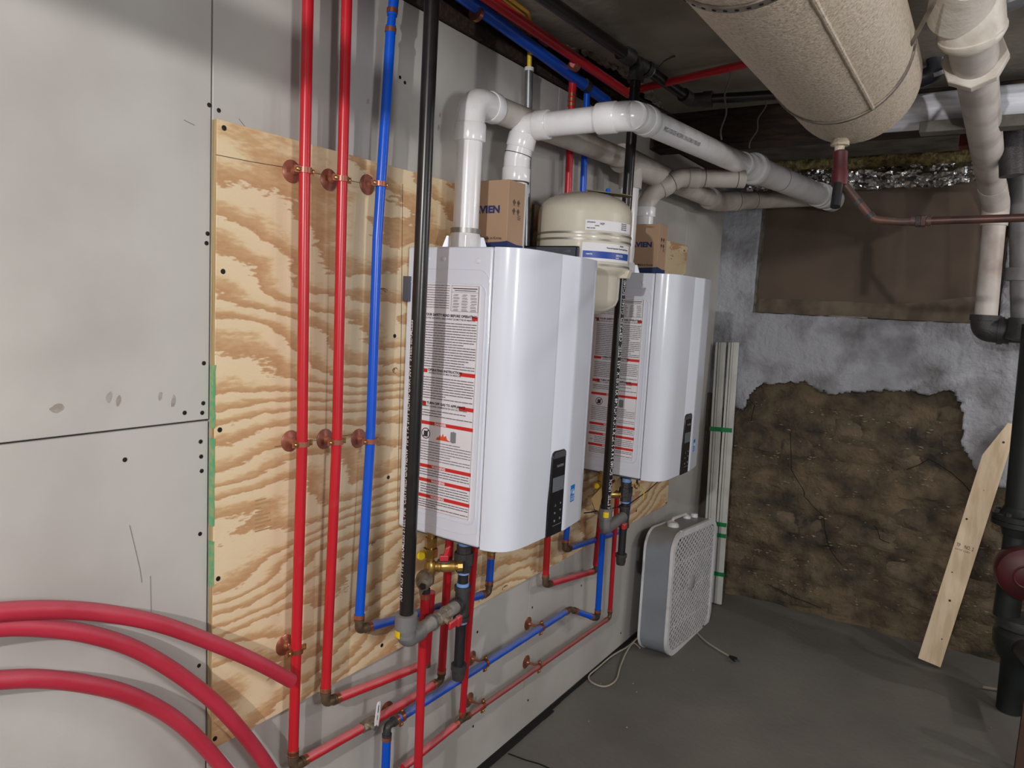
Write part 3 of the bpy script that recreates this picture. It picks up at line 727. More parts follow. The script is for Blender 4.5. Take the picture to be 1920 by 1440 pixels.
lv = MB(); lc = vb+V((.034, .012, -.010)); lv.obox(lc, dh*.022, (.0, 0, .010), V((.004, 0, 0))); lv.obox(lc+dh*.024+V((0, 0, -.002)), dh*.010, (0, 0, .013), V((.006, 0, 0)))
lv.build('lever', REDL, gas1, bevel=.003)
ndr = .0135
b = MB().cyl(tee+V((0, 0, -.042)), tee+V((0, 0, .042)), .0185).cyl(tee-dh*.032, tee, .0175).ring(tee+V((0, 0, .04)), (0, 0, 1), .01, .0215, .012).ring(tee+V((0, 0, -.04)), (0, 0, 1), .01, .0215, .012).ring(tee-dh*.03, dh, .008, .0212, .010)
b.build('tee', IROND, gas1)
MB().cyl(tee+V((0, 0, .04)), tee+V((0, 0, .20)), ndr).build('nipple', BLKM, gas1)
MB().ring(tee+V((0, 0, .05)), (0, 0, 1), .01, .0165, .008).build('thread_sealant', BLUS, gas1)
union(gas1, tee+V((0, 0, .120)), ndr)
MB().cyl(tee+V((0, 0, -.175)), tee+V((0, 0, -.04)), ndr).build('drip_leg', BLKM, gas1)
MB().ring(tee+V((0, 0, -.050)), (0, 0, 1), .01, .0160, .008).build('thread_sealant', BLUS, gas1)
MB().lathe([(.0, -.210), (.015, -.208), (.0175, -.195), (.0175, -.180), (.0205, -.180), (.0205, -.166), (.0, -.166)], tee, (0, 0, 1), 20).build('cap', IROND, gas1)

gas2 = thing('gas_pipe', 'second black gas pipe with white lettering in front of far heater', 'pipe', (.215, 2.13, .75))
G2 = at(1160, 600, x=.215); G2 = V((G2.x, G2.y, 0)); gz0 = .800
topz = at(1186, 130, y=G2.y).z
MB().cyl(G2+V((0, 0, gz0-.04)), G2+V((0, 0, topz)), .0162, seg=24).build('pipe', BLK, gas2)
pipe_text(gas2, 'OCH STEEL UNIN   SCH40 3/4 X 21FT X 21C X HT6149  X2.01021X  A53  STEEL  CERTIFIED  GAS4H  SCH40', G2+V((0, 0, gz0-.01)), .0162, R_(-66+44), .0165, bold=.0001)
h1 = G2+V((0, 0, .748)); tee2 = at(1170, 968, x=.19); dh = (tee2-h1); dh = dh.normalized()
eb = MB().tube([h1+V((0, 0, .06)), h1, tee2-dh*.02], .0195, fil=.03, seg=20); eb.ring(h1+V((0, 0, .055)), (0, 0, 1), .01, .0235, .034)
eo = eb.build('elbow', IRON, gas2)
MB().arc((h1.x, h1.y, 0), .0236, R_(-80), R_(-35), h1.z+.046, h1.z+.064).build('yellow_tag', YEL, eo)
MB().lathe([(.015, -.026), (.019, -.02), (.017, 0), (.019, .02), (.015, .026)], h1+(tee2-h1)*.55, dh, 8).build('valve_body', MATS['old_brass_grey'], gas2)
MB().obox(h1+(tee2-h1)*.62+V((.03, .0, -.012)), dh*.014, (0, 0, .010), (.007, 0, 0)).build('lever', REDL, gas2, bevel=.003)
MB().cyl(tee2+V((0, 0, -.036)), tee2+V((0, 0, .036)), .0175).ring(tee2+V((0, 0, .034)), (0, 0, 1), .01, .0205, .010).ring(tee2+V((0, 0, -.034)), (0, 0, 1), .01, .0205, .010).cyl(tee2-dh*.03, tee2, .0175).build('tee', IROND, gas2)
MB().cyl(tee2+V((0, 0, .03)), tee2+V((0, 0, .17)), ndr).build('nipple', BLKM, gas2); union(gas2, tee2+V((0, 0, .092)), ndr)
MB().cyl(tee2+V((0, 0, -.145)), tee2+V((0, 0, -.03)), ndr).build('drip_leg', BLKM, gas2)
MB().lathe([(.0, -.180), (.015, -.178), (.0175, -.165), (.0175, -.150), (.0205, -.150), (.0205, -.138), (.0, -.138)], tee2, (0, 0, 1), 20).build('cap', IROND, gas2)
# gas main at the ceiling
t = thing('gas_main', 'black gas main crossing the ceiling with tee above lettered pipe', 'pipe', (.22, 1.5, 2.18))
jx = V((G2.x, G2.y, topz+.02))
m0 = at(1015, -8, z=2.187); m1 = at(1296, 188, z=2.187); m2 = at(1460, 178, z=2.187)
MB().cyl(m0+(m0-jx)*.8, jx, .0165).build('pipe', BLK, t); MB().cyl(jx, m1, .0165).build('pipe', BLK, t); MB().cyl(m1, m1+(m2-m1)*2.0, .0165).build('pipe', BLK, t)
dm = (m1-jx).normalized(); dm0 = (m0-jx).normalized()
MB().cyl(jx-dm*.05, jx+dm*.06, .0225).ring(jx-dm*.05, dm, .01, .026, .016).ring(jx+dm*.05, dm, .01, .026, .016).cyl(jx, jx+V((0, 0, -.055)), .022).ring(jx+V((0, 0, -.05)), (0, 0, 1), .01, .0255, .016).build('tee', IROND, t)
MB().ring(jx+dm0*.09, dm, .016, .0245, .05).build('coupling', IROND, t)
MB().ring(jx+dm0*.058, dm, .016, .0235, .006).ring(jx+dm*.066, dm, .016, .0235, .006).build('collar', STEEL, t)
MB().tube([m1-dm*.05, m1, m1+(m2-m1).normalized()*.05], .0225, fil=.02).ring(m1+(m2-m1).normalized()*.055, m2-m1, .01, .026, .03).build('elbow', IROND, t)
hk = MB().tube([at(1235, 128, z=2.2), at(1245, 115, z=2.22), at(1262, 106, z=2.235), at(1266, 106, z=2.235)], .003, fil=.01, seg=6).build('hook_nail', IROND); tag(hk, 'bent iron hook in ceiling beside black gas main', 'hook')
o = MB().tube([at(1180, 175, z=2.16), at(1240, 205, z=2.19), at(1300, 240, z=2.2), at(1345, 270, z=2.15)], .004, fil=.1, seg=6).build('cable', BLKM); tag(o, 'thin black cable sagging behind white vent pipe', 'cable')

# ================================================================== HEATERS
HZ = .90
def heater():
    t = thing('water_heater', 'near white tankless water heater, complete, with warning sheet on its side', 'water heater', (0, 1.352, HZ), 'wall hung water heaters')
    o = V((0, 1.352, HZ)); H = .697
    body = [(.014, .002), (.024, 0), (.2675, 0), (.2675, .44), (.024, .44), (.014, .438)]
    MB().prism(body, o, (1, 0, 0), (0, 1, 0), (0, 0, 1), H).build('casing', WHT, t, bevel=.007, bseg=3)
    fr = [(.2700, .0), (.286, .0015), (.302, .007), (.316, .016), (.327, .028), (.334, .044), (.338, .064), (.340, .09), (.341, .183), (.3385, .1845), (.3385, .187), (.3395, .1885), (.3405, .25),
          (.3455, .262), (.3465, .272), (.3445, .284), (.3365, .36), (.331, .388), (.320, .410), (.304, .427), (.286, .437), (.2700, .44)]
    b = MB().prism(fr, o+V((0, 0, -.002)), (1, 0, 0), (0, 1, 0), (0, 0, 1), H+.002)
    b.build('front_cover', WHT, t, bevel=.010, bseg=4)
    MB().box(o+V((.262, .004, .008)), o+V((.2745, .436, H-.008))).build('cover_seam', WHTG, t)
    # embossed frame on the left side
    def side(x, z): return o+V((x, -.0004, z))
    rr = .022; x1 = .254; z0, z1 = .052, .612
    pts = [side(.03, z1)]+[side(x1-rr+rr*sin(a), z1-rr+rr*cos(a)) for a in [k*pi/12 for k in range(7)]]+[side(x1-rr+rr*cos(a), z0+rr-rr*sin(a)) for a in [k*pi/12 for k in range(7)]]+[side(.03, z0)]
    MB().sweep(pts, .0016, 8).build('embossed_frame', WHT, t)
    MB().sweep([side(.03, .645)]+[side(.262-.03+.03*sin(a), .645-.03+.03*cos(a)) for a in [k*pi/12 for k in range(7)]]+[side(.262, .30), side(.262, .035), side(.22, .024), side(.03, .024)], .0009, 6).build('pressed_line', WHT, t)
    for x, z in ((.080, .668), (.228, .665), (.128, .668)): MB().lathe([(.0062, 0), (.005, .0022), (0, .003)], side(x, z), (0, -1, 0), 12).build('rivet', WHT, t)
    # warning sheet: x from L to Rr, heights relative to the heater
    L_, R2 = .062, .2385
    sh = MB().box(o+V((L_, -.0012, .060)), o+V((R2, 0, .612))).build('warning_sheet', LBL, t)
    bars = MB(); ink = MB(); thin = MB()
    def bar(b, a, c, z, h, d=.0016): b.box(o+V((a, -d, z)), o+V((c, -.0011, z+h)))
    def lines(z1, z0, a=L_+.006, c=R2-.006, step=.0062, h=.0021, gap=.12):
        z = z1
        while z > z0:
            x = a; end = c if random.random() > gap else a+(c-a)*random.uniform(.4, .9)
            while x < end-.004:
                wd = random.uniform(.007, .024); thin_b = min(x+wd, end); bar(thin, x, thin_b, z, h); x = thin_b+.0014
            z -= step
    def head(txt, x, z, size, b=ink, d=.0016): b.text(txt, size, lambda u, v_: o+V((x+u, -d, z+v_)), 'CENTER', bold=.00035 if size > .006 else .0001)
    # table at the top right, paragraphs beside it
    lines(.606, .548, L_+.006, .150, .0058, .0015)
    for z in (.607, .592, .548): bar(thin, .156, .234, z, .0007)
    for x in (.156, .2333): bar(thin, x, x+.0007, .548, .06)
    bar(ink, .160, .230, .600, .0022); bar(ink, .165, .226, .5955, .0016)
    for k in range(6):
        for x0, x1_ in ((.160, .180), (.186, .205), (.211, .230)): bar(thin, x0+random.uniform(0, .004), x1_-random.uniform(0, .004), .586-k*.0068, .0013); bar(thin, x0+.001, x1_-random.uniform(0, .007), .5835-k*.0068, .0010)
    head('FOR YOUR SAFETY READ BEFORE OPERATING', .146, .5345, .0083); head("POUR VOTRE SECURITE, LISEZ AVANT DE METTRE EN MARCHE", .146, .527, .0058)
    bar(bars, L_+.003, L_+.012, .529, .009); bar(bars, R2-.020, R2-.004, .529, .009)
    lines(.518, .412); 
    bar(bars, L_+.003, .093, .398, .009); bar(bars, R2-.048, R2-.003, .398, .009); head('OPERATING INSTRUCTION', .146, .4025, .0083); head('INSTRUCTIONS DE MISE EN MARCHE', .146, .396, .0058)
    lines(.386, .336)
    bar(bars, L_+.003, .093, .318, .009); bar(bars, R2-.046, R2-.003, .318, .009); head('TO TURN OFF GAS TO APPLIANCE', .146, .3225, .0083); head("COMMENT COUPER L'ADMISSION DE GAZ DE L'APPAREIL", .146, .3155, .0055)
    lines(.306, .290, gap=.5)
    wp = MB()
    for z, w_ in ((.272, 'DANGER'), (.166, 'WARNING'), (.131, 'WARNING'), (.092, 'WARNING')):
        bar(bars, L_+.002, R2-.002, z, .0085); head(w_, .140, z+.0014, .0085, wp, .0020)
    # pictograms
    c = o+V((.096, -.0014, .250)); ink.torus(c, (0, 1, 0), .0125, .0011, 24, 5); ink.box(c+V((-.006, -.0004, -.008)), c+V((.006, 0, .006))); ink.obox(c, V((.009, 0, .009)), V((0, .0008, 0)), V((.0009, 0, -.0009)))
    fl = MB(); fx = .128; fl.prism([(0, 0), (.006, .008), (.008, .004), (.013, .013), (.016, .007), (.021, .017), (.024, .009), (.030, .013), (.034, .004), (.044, 0)], o+V((fx, -.0012, .239)), (1, 0, 0), (0, 0, 1), (0, -1, 0), .0008)
    flo_ = fl.build('flame_pictogram', LBLO, sh)
    gb = MB().prism([(0, .003), (.006, 0), (.016, .002), (.016, .026), (.009, .028), (0, .026)], o+V((.172, -.0012, .237)), (1, 0, 0), (0, 0, 1), (0, -1, 0), .0008); gb.build('appliance_pictogram', LBLG, sh)
    lines(.230, .180, step=.0064, h=.0017); lines(.160, .142, step=.0062); lines(.124, .104, L_+.024, R2-.006, step=.0062); lines(.085, .066, step=.0056)
    head('HOT', .076, .112, .006)
    bar(thin, L_+.004, R2-.004, .062, .0006); bar(thin, R2-.004, R2-.0034, .062, .545)
    for k in range(0, len(bars.f), 6):
        one = MB(); one.add(bars.v[k//6*8:k//6*8+8], [tuple(i-k//6*8 for i in f_) for f_ in bars.f[k:k+6]]); one.build('red_band', LBLR, sh)
    ink.build('lettering', LBLB, sh, smooth=0, kind='stuff'); wp.build('band_lettering', WPR, sh, smooth=0, kind='stuff')
    thin.build('fine_print', mat('fine_print_ink', (104, 102, 108), .6), sh, smooth=0, kind='stuff')
    # control panel
    X = .3395
    cp_ = MB().prism([(.183, -.003), (.268, -.003), (.272, .05), (.267, .195), (.262, .207), (.250, .2145), (.205, .2145), (.196, .210), (.192, .200)], o+V((X-.004, 0, 0)), (0, 1, 0), (0, 0, 1), (1, 0, 0), .0085)
    cpo = cp_.build('control_panel', PANB, t, bevel=.0015)
    xf = X+.0046
    MB().prism([(.197, .196), (.262, .196), (.257, .207), (.249, .212), (.206, .212), (.199, .207)], o+V((xf-.001, 0, 0)), (0, 1, 0), (0, 0, 1), (1, 0, 0), .0012).build('top_cap', PANG, cpo)
    MB().box(o+V((xf-.002, .200, .110)), o+V((xf+.0006, .256, .147))).build('screen', LCD, cpo, bevel=.0008)
    bt = MB()
    def ptx(txt, y, z, s_): bt.text(txt, s_, lambda u, v_: o+V((xf+.0003, y+u, z+v_)), 'CENTER', bold=.0001)
    ptx('NAVIEN', .232, .172, .0095)
    for y, z, s_ in ((.218, .074, 'A'), (.245, .076, '^'), (.218, .054, 'J'), (.245, .058, 'v'), (.218, .034, 'B'), (.245, .036, 'C')):
        if s_ == '^': bt.prism([(-.003, -.002), (.003, -.002), (0, .003)], o+V((xf, y, z)), (0, 1, 0), (0, 0, 1), (1, 0, 0), .0004)
        elif s_ == 'v': bt.prism([(-.003, .002), (.003, .002), (0, -.003)], o+V((xf, y, z)), (0, 1, 0), (0, 0, 1), (1, 0, 0), .0004)
        elif s_ == 'A': bt.torus(o+V((xf, y, z)), (1, 0, 0), .0026, .0005, 12, 4, .5, 5)
        elif s_ == 'J': bt.torus(o+V((xf, y, z)), (1, 0, 0), .0026, .0005, 12, 4, 2, 6.8)
        elif s_ == 'B': bt.box(o+V((xf, y-.0025, z-.0025)), o+V((xf+.0004, y+.0025, z+.0025)))
        else: bt.torus(o+V((xf, y, z)), (1, 0, 0), .0026, .0005, 12, 4)
    bt.box(o+V((xf, .210, .0215)), o+V((xf+.0004, .252, .0222)))
    bt.build('key_symbols', mat('print_grey', (150, 152, 156), .5), cpo, smooth=0)
    # blue square efficiency mark on the right hand front
    d = V((-.0080, .076, 0)).normalized(); nrm = V((.076, .0080, 0)).normalized(); c = o+V((.3432, .297, .066))+nrm*.0002
    stk = MB().obox(c+d*.013+V((0, 0, .022)), d*.013, (0, 0, .022), nrm*.0005).build('blue_sticker', SBLU, t)
    pr = MB(); P0 = c+nrm*.0006
    pr.sweep([P0+d*(.013+.0105*cos(a))+V((0, 0, .022+.011*sin(a))) for a in [k*pi/14-.3 for k in range(16)]], .0006, 5)
    n5 = [( (.006 if k % 2 == 0 else .0026)*sin(k*pi/5), (.006 if k % 2 == 0 else .0026)*cos(k*pi/5)) for k in range(10)]
    pr.prism(n5, P0+d*.016+V((0, 0, .024)), d, (0, 0, 1), nrm, .0004)
    pr.obox(P0+d*.013+V((0, 0, .0085)), d*.011, (0, 0, .0006), nrm*.0003); pr.obox(P0+d*.013+V((0, 0, .0045)), d*.011, (0, 0, .0006), nrm*.0003)
    pr.text('energy', .008, lambda u, v_: P0+d*(.003+u)+V((0, 0, .012+v_))); pr.build('sticker_print', WPR, stk, smooth=0)
    # feet / mounting tab / underside
    MB().box(o+V((.002, -.010, .565)), o+V((.030, .004, .625))).build('mounting_tab', BKT, t)
    MB().box(o+V((.03, .02, -.008)), o+V((.262, .42, .0015))).build('base_plate', BKT, t)
    # vent collars on the top
    MB().box(o+V((.055, .062, H-.001)), o+V((.152, .165, H+.004))).build('collar_flange', WHT, t)
    MB().lathe([(.040, 0), (.041, .004), (.0385, .010), (.0385, .034), (.036, .038), (.036, .042)], o+V((.103, .111, H)), (0, 0, 1), 28).build('exhaust_collar', PVC, t)
    MB().ring(o+V((.103, .111, H+.047)), (0, 0, 1), .0345, .0375, .012).build('hose_clamp', CHROME, t)
    rb = MB()
    for a in (R_(213), R_(33)):
        dr_ = V((cos(a), sin(a), 0)); rb.prism([(.036, 0), (.058, 0), (.046, .034), (.036, .034)], o+V((.103, .111, H))-V((-sin(a), cos(a), 0))*.002, dr_, (0, 0, 1), V((-sin(a), cos(a), 0)), .004)
    rb.cyl(o+V((.103, .111, H))+V((.62, -.78, 0))*.0385, o+V((.103, .111, H+.034))+V((.62, -.78, 0))*.0385, .0015, seg=6)
    rb.build('collar_rib', WHT, t, kind='stuff')
    return t
h1o = heater()
h2o = copy_tree(h1o, (0, 2.287, HZ), 'far white water heater, partly hidden by lettered gas pipe and cream tank', 'wall hung water heaters')

# shutoff valve sets under the heaters
def valve_kit(dy, label, dx=0):
    c = at(806, 1062, x=.122)+V((dx, dy, 0)); t = thing('isolation_valve', label, 'valve', c+V((0, 0, -.06)), 'brass isolation valves under the heaters')
    z_ = V((0, 0, 1)); dr = V((.72, .69, 0)); to = V((.55, -.83, 0))
    MB().ring(c+z_*.062, z_, .006, .0150, .024, 6).ring(c+z_*.036, z_, .006, .0180, .022, 6).cyl(c+z_*.0, c+z_*.085, .0100).build('union_nut', BRA, t)
    MB().lathe([(.010, -.045), (.0125, -.040), (.0125, -.022), (.0165, -.010), (.0165, .008), (.011, .016)], c, z_, 18).build('body', BRA, t)
    MB().lathe([(.010, 0), (.0125, .018), (.0140, .020), (.0140, .024), (.0125, .026), (.0145, .030), (.0145, .060), (.011, .062), (.011, .068)], c, dr, 18).build('drain_port', BRA, t)
    MB().ring(c+dr*.074, dr, .004, .0140, .012, 9).ring(c+dr*.066, dr, .004, .0095, .010, 12).build('drain_cap', BRA, t)
    MB().ring(c+dr*.034+z_*.014, z_, .003, .0165, .002).build('lever_plate', STEEL, t)
    MB().obox(c+dr*.034+z_*.022, dr*.011, (-.005, .006, 0), z_*.007).obox(c+dr*.040+z_*.038, dr*.0065+z_*.003, (-.004, .005, 0), z_*.012+dr*.003).build('red_lever', REDL, t, bevel=.002)
    r0 = c+V((-.004, -.012, -.020))
    MB().lathe([(.010, -.01), (.0175, 0), (.0215, .012), (.0215, .026), (.016, .034), (.0155, .040), (.010, .042)], r0, to+V((0, 0, -.25)), 20).build('relief_body', mat('dull_nickel', (160, 148, 132), .4, .5, col2=(120, 108, 92), nscale=40, bump=.2, bscale=100), t)
    MB().ring(r0+(to+V((0, 0, -.25)))*.044, to, .003, .0085, .006, 5).build('relief_cap', BLKM, t)
    MB().cyl(r0+V((.004, -.012, -.01)), r0+V((.004, -.006, -.045)), .012).build('outlet', mat('dull_nickel', (160, 148, 132)), t)
    MB().lathe([(.0085, 0), (.010, .003), (.010, .018), (.007, .022)], c+V((-.012, -.020, .034)), V((.45, -.6, 0)), 14).build('yellow_cap', YEL, t)
    return t
valve_kit(0, 'brass valve set with yellow and red levers under near heater')
valve_kit(.94, 'brass valve set under far heater behind the folded brown tag')
t = thing('isolation_valve', 'brass valve with yellow lever behind big black union', 'valve', (.085, 1.55, .85), 'brass isolation valves under the heaters')
q = at(845, 1003, x=.105)
MB().cyl(q, q+V((0, 0, .08)), .011).ring(q+V((0, 0, .012)), (0, 0, 1), .005, .015, .016, 6).build('body', BRA, t)
MB().obox(q+V((.012, .02, .03)), (.003, 0, 0), (0, .009, 0), (0, 0, .024)).build('yellow_lever', YEL, t, bevel=.003)
# folded paper tag hanging under heater 2
t = thing('paper_tag', 'folded brown instruction tag hanging under the far heater', 'tag', at(1150, 925, x=.2))
g = MB(); a, b, c_, d_ = at(1185, 893, x=.16), at(1115, 955, x=.21), at(1122, 930, x=.2), at(1180, 880, x=.15)
g.add([a, b, c_+V((0, 0, .0)), d_], [(0, 1, 2, 3)]); g.add([b, at(1122, 958, x=.21), at(1135, 905, x=.20), at(1108, 935, x=.2)], [(0, 1, 2, 3)])
o = g.build('paper', mat('kraft_paper', (176, 144, 96), .8), t, smooth=0); s_ = o.modifiers.new('s', 'SOLIDIFY'); s_.thickness = .001
MB().tube([at(1180, 895, x=.14), at(1176, 880, x=.13)], .0015, seg=6).build('string', WIRE, t)
o = MB().tube([at(1095, 962, x=.14), at(1110, 960, x=.17), at(1140, 955, x=.18), at(1180, 945, x=.16), at(1215, 920, x=.12), at(1237, 900, x=.10)], .0022, fil=.05, seg=8).build('control_wire', BLKM); tag(o, 'thin black wire drooping under far heater', 'wire')
t = thing('drain_fitting', 'small brass ring fitting and yellow wire tie under far heater', 'fitting', at(1195, 910, x=.15))
c = at(1194, 911, x=.15); MB().torus(c, (.7, -.7, 0), .009, .0035, 20, 8).build('ring', BRA, t); MB().tube([c+V((0, 0, .009)), c+V((0, .0, .05))], .004).build('stem', IROND, t)
MB().tube([at(1203, 913, x=.14), at(1208, 920, x=.14), at(1206, 935, x=.14)], .002, seg=6).build('yellow_tie', YEL, t)

# ================================================================== CARTONS
bx = thing('carton', 'brown carton with navy base standing on the near heater', 'box', (.108, 1.592, 1.60), 'cartons on the heaters')
x0, x1, y0, y1, z0, z1 = .046, .166, 1.552, 1.628, 1.5975, 1.782
MB().box((x0, y0, z0), (x1, y1, z1)).build('box', CARD, bx, bevel=.0012)
nb = MB(); e_ = .0007
nb.prism([(x0-e_, z0+.001), (x1+e_, z0+.001), (x1+e_, z0+.032), (x1-.02, z0+.030), (x0+.03, z0+.027), (x0-e_, z0+.036)], (0, y0-e_, 0), (1, 0, 0), (0, 0, 1), (0, 1, 0), .0006)
nb.prism([(y0-e_, z0+.001), (y1+e_, z0+.001), (y1+e_, z0+.026), (y1-.03, z0+.026), (y0+.02, z0+.030), (y0-e_, z0+.033)], (x1+e_, 0, 0), (0, 1, 0), (0, 0, 1), (-1, 0, 0), .0006)
nb.build('navy_band', NAVY, bx)
tx = MB().text('NAVIEN', .0250, lambda u, v_: V((x0+.096+u*1.16, y0-.0008, z0+.103+v_)), 'RIGHT', bold=.0011); tx.build('brand_print', NAVY, bx, smooth=0)
tx = MB().text('Made in Korea', .0100, lambda u, v_: V((x0+.045+u, y0-.0008, z0+.036+v_)), bold=.0001)
for i in range(2):
    for j in range(2):
        c = V((x1+.0006, y0+.026+i*.020, z0+.110+j*.022)); tx.torus(c, (1, 0, 0), .0065, .0006, 4, 4)
        tx.box(c+V((0, -.002, -.003)), c+V((.0003, .002, .003))); tx.box(c+V((0, -.005, -.0085)), c+V((.0003, .005, -.0075)))
for j in range(3): tx.box((x1, y0+.045, z0+.090+j*.004), (x1+.0008, y0+.058, z0+.0915+j*.004))
tx.build('small_print', LBLB, bx, smooth=0)
bx2 = copy_tree(bx, (.130, 2.530, 1.60), 'brown carton with navy base standing on the far heater', 'cartons on the heaters')

# ================================================================== EXPANSION TANK
tk = thing('expansion_tank', 'cream steel expansion tank with two metal bands between the heaters', 'tank', (.172, 1.952, 1.45))
TC = (.172, 1.952, 0)
MB().lathe([(0, 1.812), (.02, 1.811), (.05, 1.806), (.085, 1.797), (.112, 1.785), (.128, 1.772), (.1365, 1.756), (.139, 1.738), (.139, 1.675), (.1398, 1.672), (.139, 1.669), (.139, 1.592), (.134, 1.578), (.120, 1.570), (.116, 1.562), (.115, 1.500), (.108, 1.482), (.085, 1.462), (.04, 1.450), (0, 1.448)][::-1], TC, (0, 0, 1), 56).build('shell', TANK, tk, smooth=50)
for z in (1.6805, 1.663, 1.594):
    MB().lathe([(.1385, z-.0028), (.1408, z-.0028), (.1408, z+.0028), (.1385, z+.0028)], TC, (0, 0, 1), 56).build('band', CHROME, tk)
MB().arc(TC, .1394, R_(-61), R_(8), 1.688, 1.716).build('upper_label', LBL, tk)
MB().arc(TC, .1394, R_(-63), R_(8), 1.604, 1.654).build('lower_label', LBL, tk)
MB().arc(TC, .1400, R_(-62), R_(6), 1.612, 1.631).build('blue_stripe', mat('label_blue', (24, 70, 160), .4), tk)
lt = MB()
def tt(txt, a, z, s_, b=lt): b.text(txt, s_, lambda u, v_: V((TC[0]+.1413*cos(R_(a)+u/.14), TC[1]+.1413*sin(R_(a)+u/.14), z+v_)), bold=.0002)
tt('EXPANSION', -59, 1.708, .0042); tt('LISTED', -50, 1.699, .0042); tt('NSF', -44, 1.704, .008); tt('FOR WATER', -59, 1.692, .0042)
for k in range(4): tt('DATA 150 PSI', -14, 1.711-k*.0052, .004)
tt('Thermal Expansion Tank Potable Water', -34, 1.640, .0055); tt('Model', -14, 1.648, .006); lt.build('label_print', LBLB, tk, smooth=0)
wt = MB(); tt('capacity', -58, 1.621, .0055, wt); tt('SERVICE', -20, 1.620, .008, wt); tt('tested', -20, 1.6145, .005, wt); wt.build('stripe_print', WPR, tk, smooth=0)
MB().prism([(-.06, -.03), (.05, -.035), (.085, -.02), (.07, .03), (-.04, .03)], (TC[0]+.05, TC[1]+.03, 1.808), (.9, .3, -.10), (-.3, .9, 0), (0, 0, 1), .003).build('valve_plate', mat('dull_plate', (120, 112, 84), .5, .4), tk, bevel=.001)
MB().lathe([(.007, 0), (.007, .014), (.005, .018), (0, .018)], (TC[0]+.055, TC[1]+.03, 1.806), (0, 0, 1), 14).build('valve_cap', mat('blue_cap', (30, 90, 200), .4), tk)
MB().obox((TC[0]+.125, TC[1]+.03, 1.575), (.018, 0, 0), (0, .012, 0), (.004, 0, .012)).build('bracket_foot', TANK, tk, bevel=.002)
br = thing('tank_bracket', 'grey steel bracket arm beneath cream tank, level with heater top', 'bracket', (.12, 1.815, 1.61))
MB().box((.004, 1.797, 1.600), (.236, 1.801, 1.640)).box((.004, 1.797, 1.636), (.236, 1.812, 1.640)).box((.232, 1.797, 1.600), (.236, 1.812, 1.640)).build('arm', BKT, br, bevel=.001)
for x in (.12, .17, .205): MB().box((x-.012, 1.7960, 1.622), (x+.012, 1.7972, 1.629)).build('slot', STEEL, br)
MB().lathe([(.008, 0), (.008, .005), (0, .006)], (.175, 1.797, 1.612), (0, -1, 0), 6).build('bolt', BRA, br)
sx = thing('slotted_channel', 'slotted steel channel on the wall left of cream tank', 'channel', (.012, 1.885, 1.58))
MB().box((.001, 1.86, 1.56), (.004, 1.91, 1.775)).box((.001, 1.86, 1.56), (.02, 1.863, 1.775)).box((.001, 1.907, 1.56), (.02, 1.91, 1.775)).build('channel', BKT, sx)
for k in range(5): MB().lathe([(.008, 0), (.008, .001), (0, .001)], (.004, 1.885, 1.585+k*.04), (1, 0, 0), 12).build('hole', DARKV if k > 2 else CHROME, sx)

# ================================================================== PVC VENTS
def coupling(par, p, d, r, L=.05, mt_=PVC, name='coupling'):
    b = MB().lathe([(r*.9, -L/2), (r+.005, -L/2), (r+.006, -L/2+.003), (r+.006, L/2-.003), (r+.005, L/2), (r*.9, L/2)], p, d, 28)
    return b.build(name, mt_, par)
def linemark(par, p, d, r, mt_=PENC):
    return MB().ring(p, d, r, r+.0007, .0018, 28).build('joint_line', mt_, par)
vr = .0318
v1 = thing('vent_pipe', 'white exhaust vent rising from near heater, elbowing along left wall', 'vent pipe', (.103, 1.463, 1.63))
a0 = V((.103, 1.463, 1.636)); a1 = V((.103, 1.463, 1.955)); a2 = at(1180, 302, x=.108)
a1 = V((.103, 1.463, 1.958)); 
dv = (a2-a1).normalized()
MB().cyl(a0, a1-V((0, 0, .075)), vr, seg=32).build('pipe', PVC, v1)
MB().ring(a0+V((0, 0, .252)), (0, 0, 1), vr, vr+.0004, .016, 28).build('primer_stain', PRIM, v1)
MB().tube([a1-V((0, 0, .10)), a1, a1+dv*.10], vr+.0035, fil=.05, seg=32, ns=12).build('elbow', PVC, v1)
coupling(v1, a1-V((0, 0, .078)), (0, 0, 1), vr+.001, .042); coupling(v1, a1+dv*.085, dv, vr+.0005, .03)
MB().cyl(a1+dv*.08, a2, vr+.002, seg=32).build('pipe', PVCO, v1)
# tee above heater 2 and on to the back wall
a3 = at(1240, 332, x=.112); a4 = at(1345, 378, x=.115); a5 = at(1545, 370, y=3.80)
d34 = (a4-a3).normalized(); d45 = (a5-a4).normalized()
tb = MB().cyl(a2-dv*.05, a3+d34*.02, vr+.012, seg=32).cyl(V((.108, a2.y+.02, a2.z)), V((.108, a2.y+.02, a2.z-.09)), vr+.008, seg=28)
tb.build('tee', PVCO, v1); coupling(v1, a2-dv*.05, dv, vr+.011, .03, PVCO); coupling(v1, a3+d34*.02, d34, vr+.006, .03, PVCO)
MB().cyl(V((.108, a2.y+.02, a2.z-.08)), V((.108, a2.y+.02, 1.636)), vr).build('pipe', PVC, v1)
MB().cyl(a3, a4-d34*.08, .038, seg=28).build('pipe', PVCO, v1)
MB().tube([a4-d34*.12, a4, a4+d45*.10], .044, fil=.06, seg=28, ns=10).build('elbow', PVCO, v1)
coupling(v1, a4-d34*.10, d34, .042, .03, PVCO); coupling(v1, a4+d45*.10, d45, .041, .03, PVCO)
MB().cyl(a4+d45*.08, a5, .040, seg=28).build('pipe', PVCO, v1)
linemark(v1, a4+d45*.20, d45, .0402); linemark(v1, a4+d45*.10, d45, .0472)

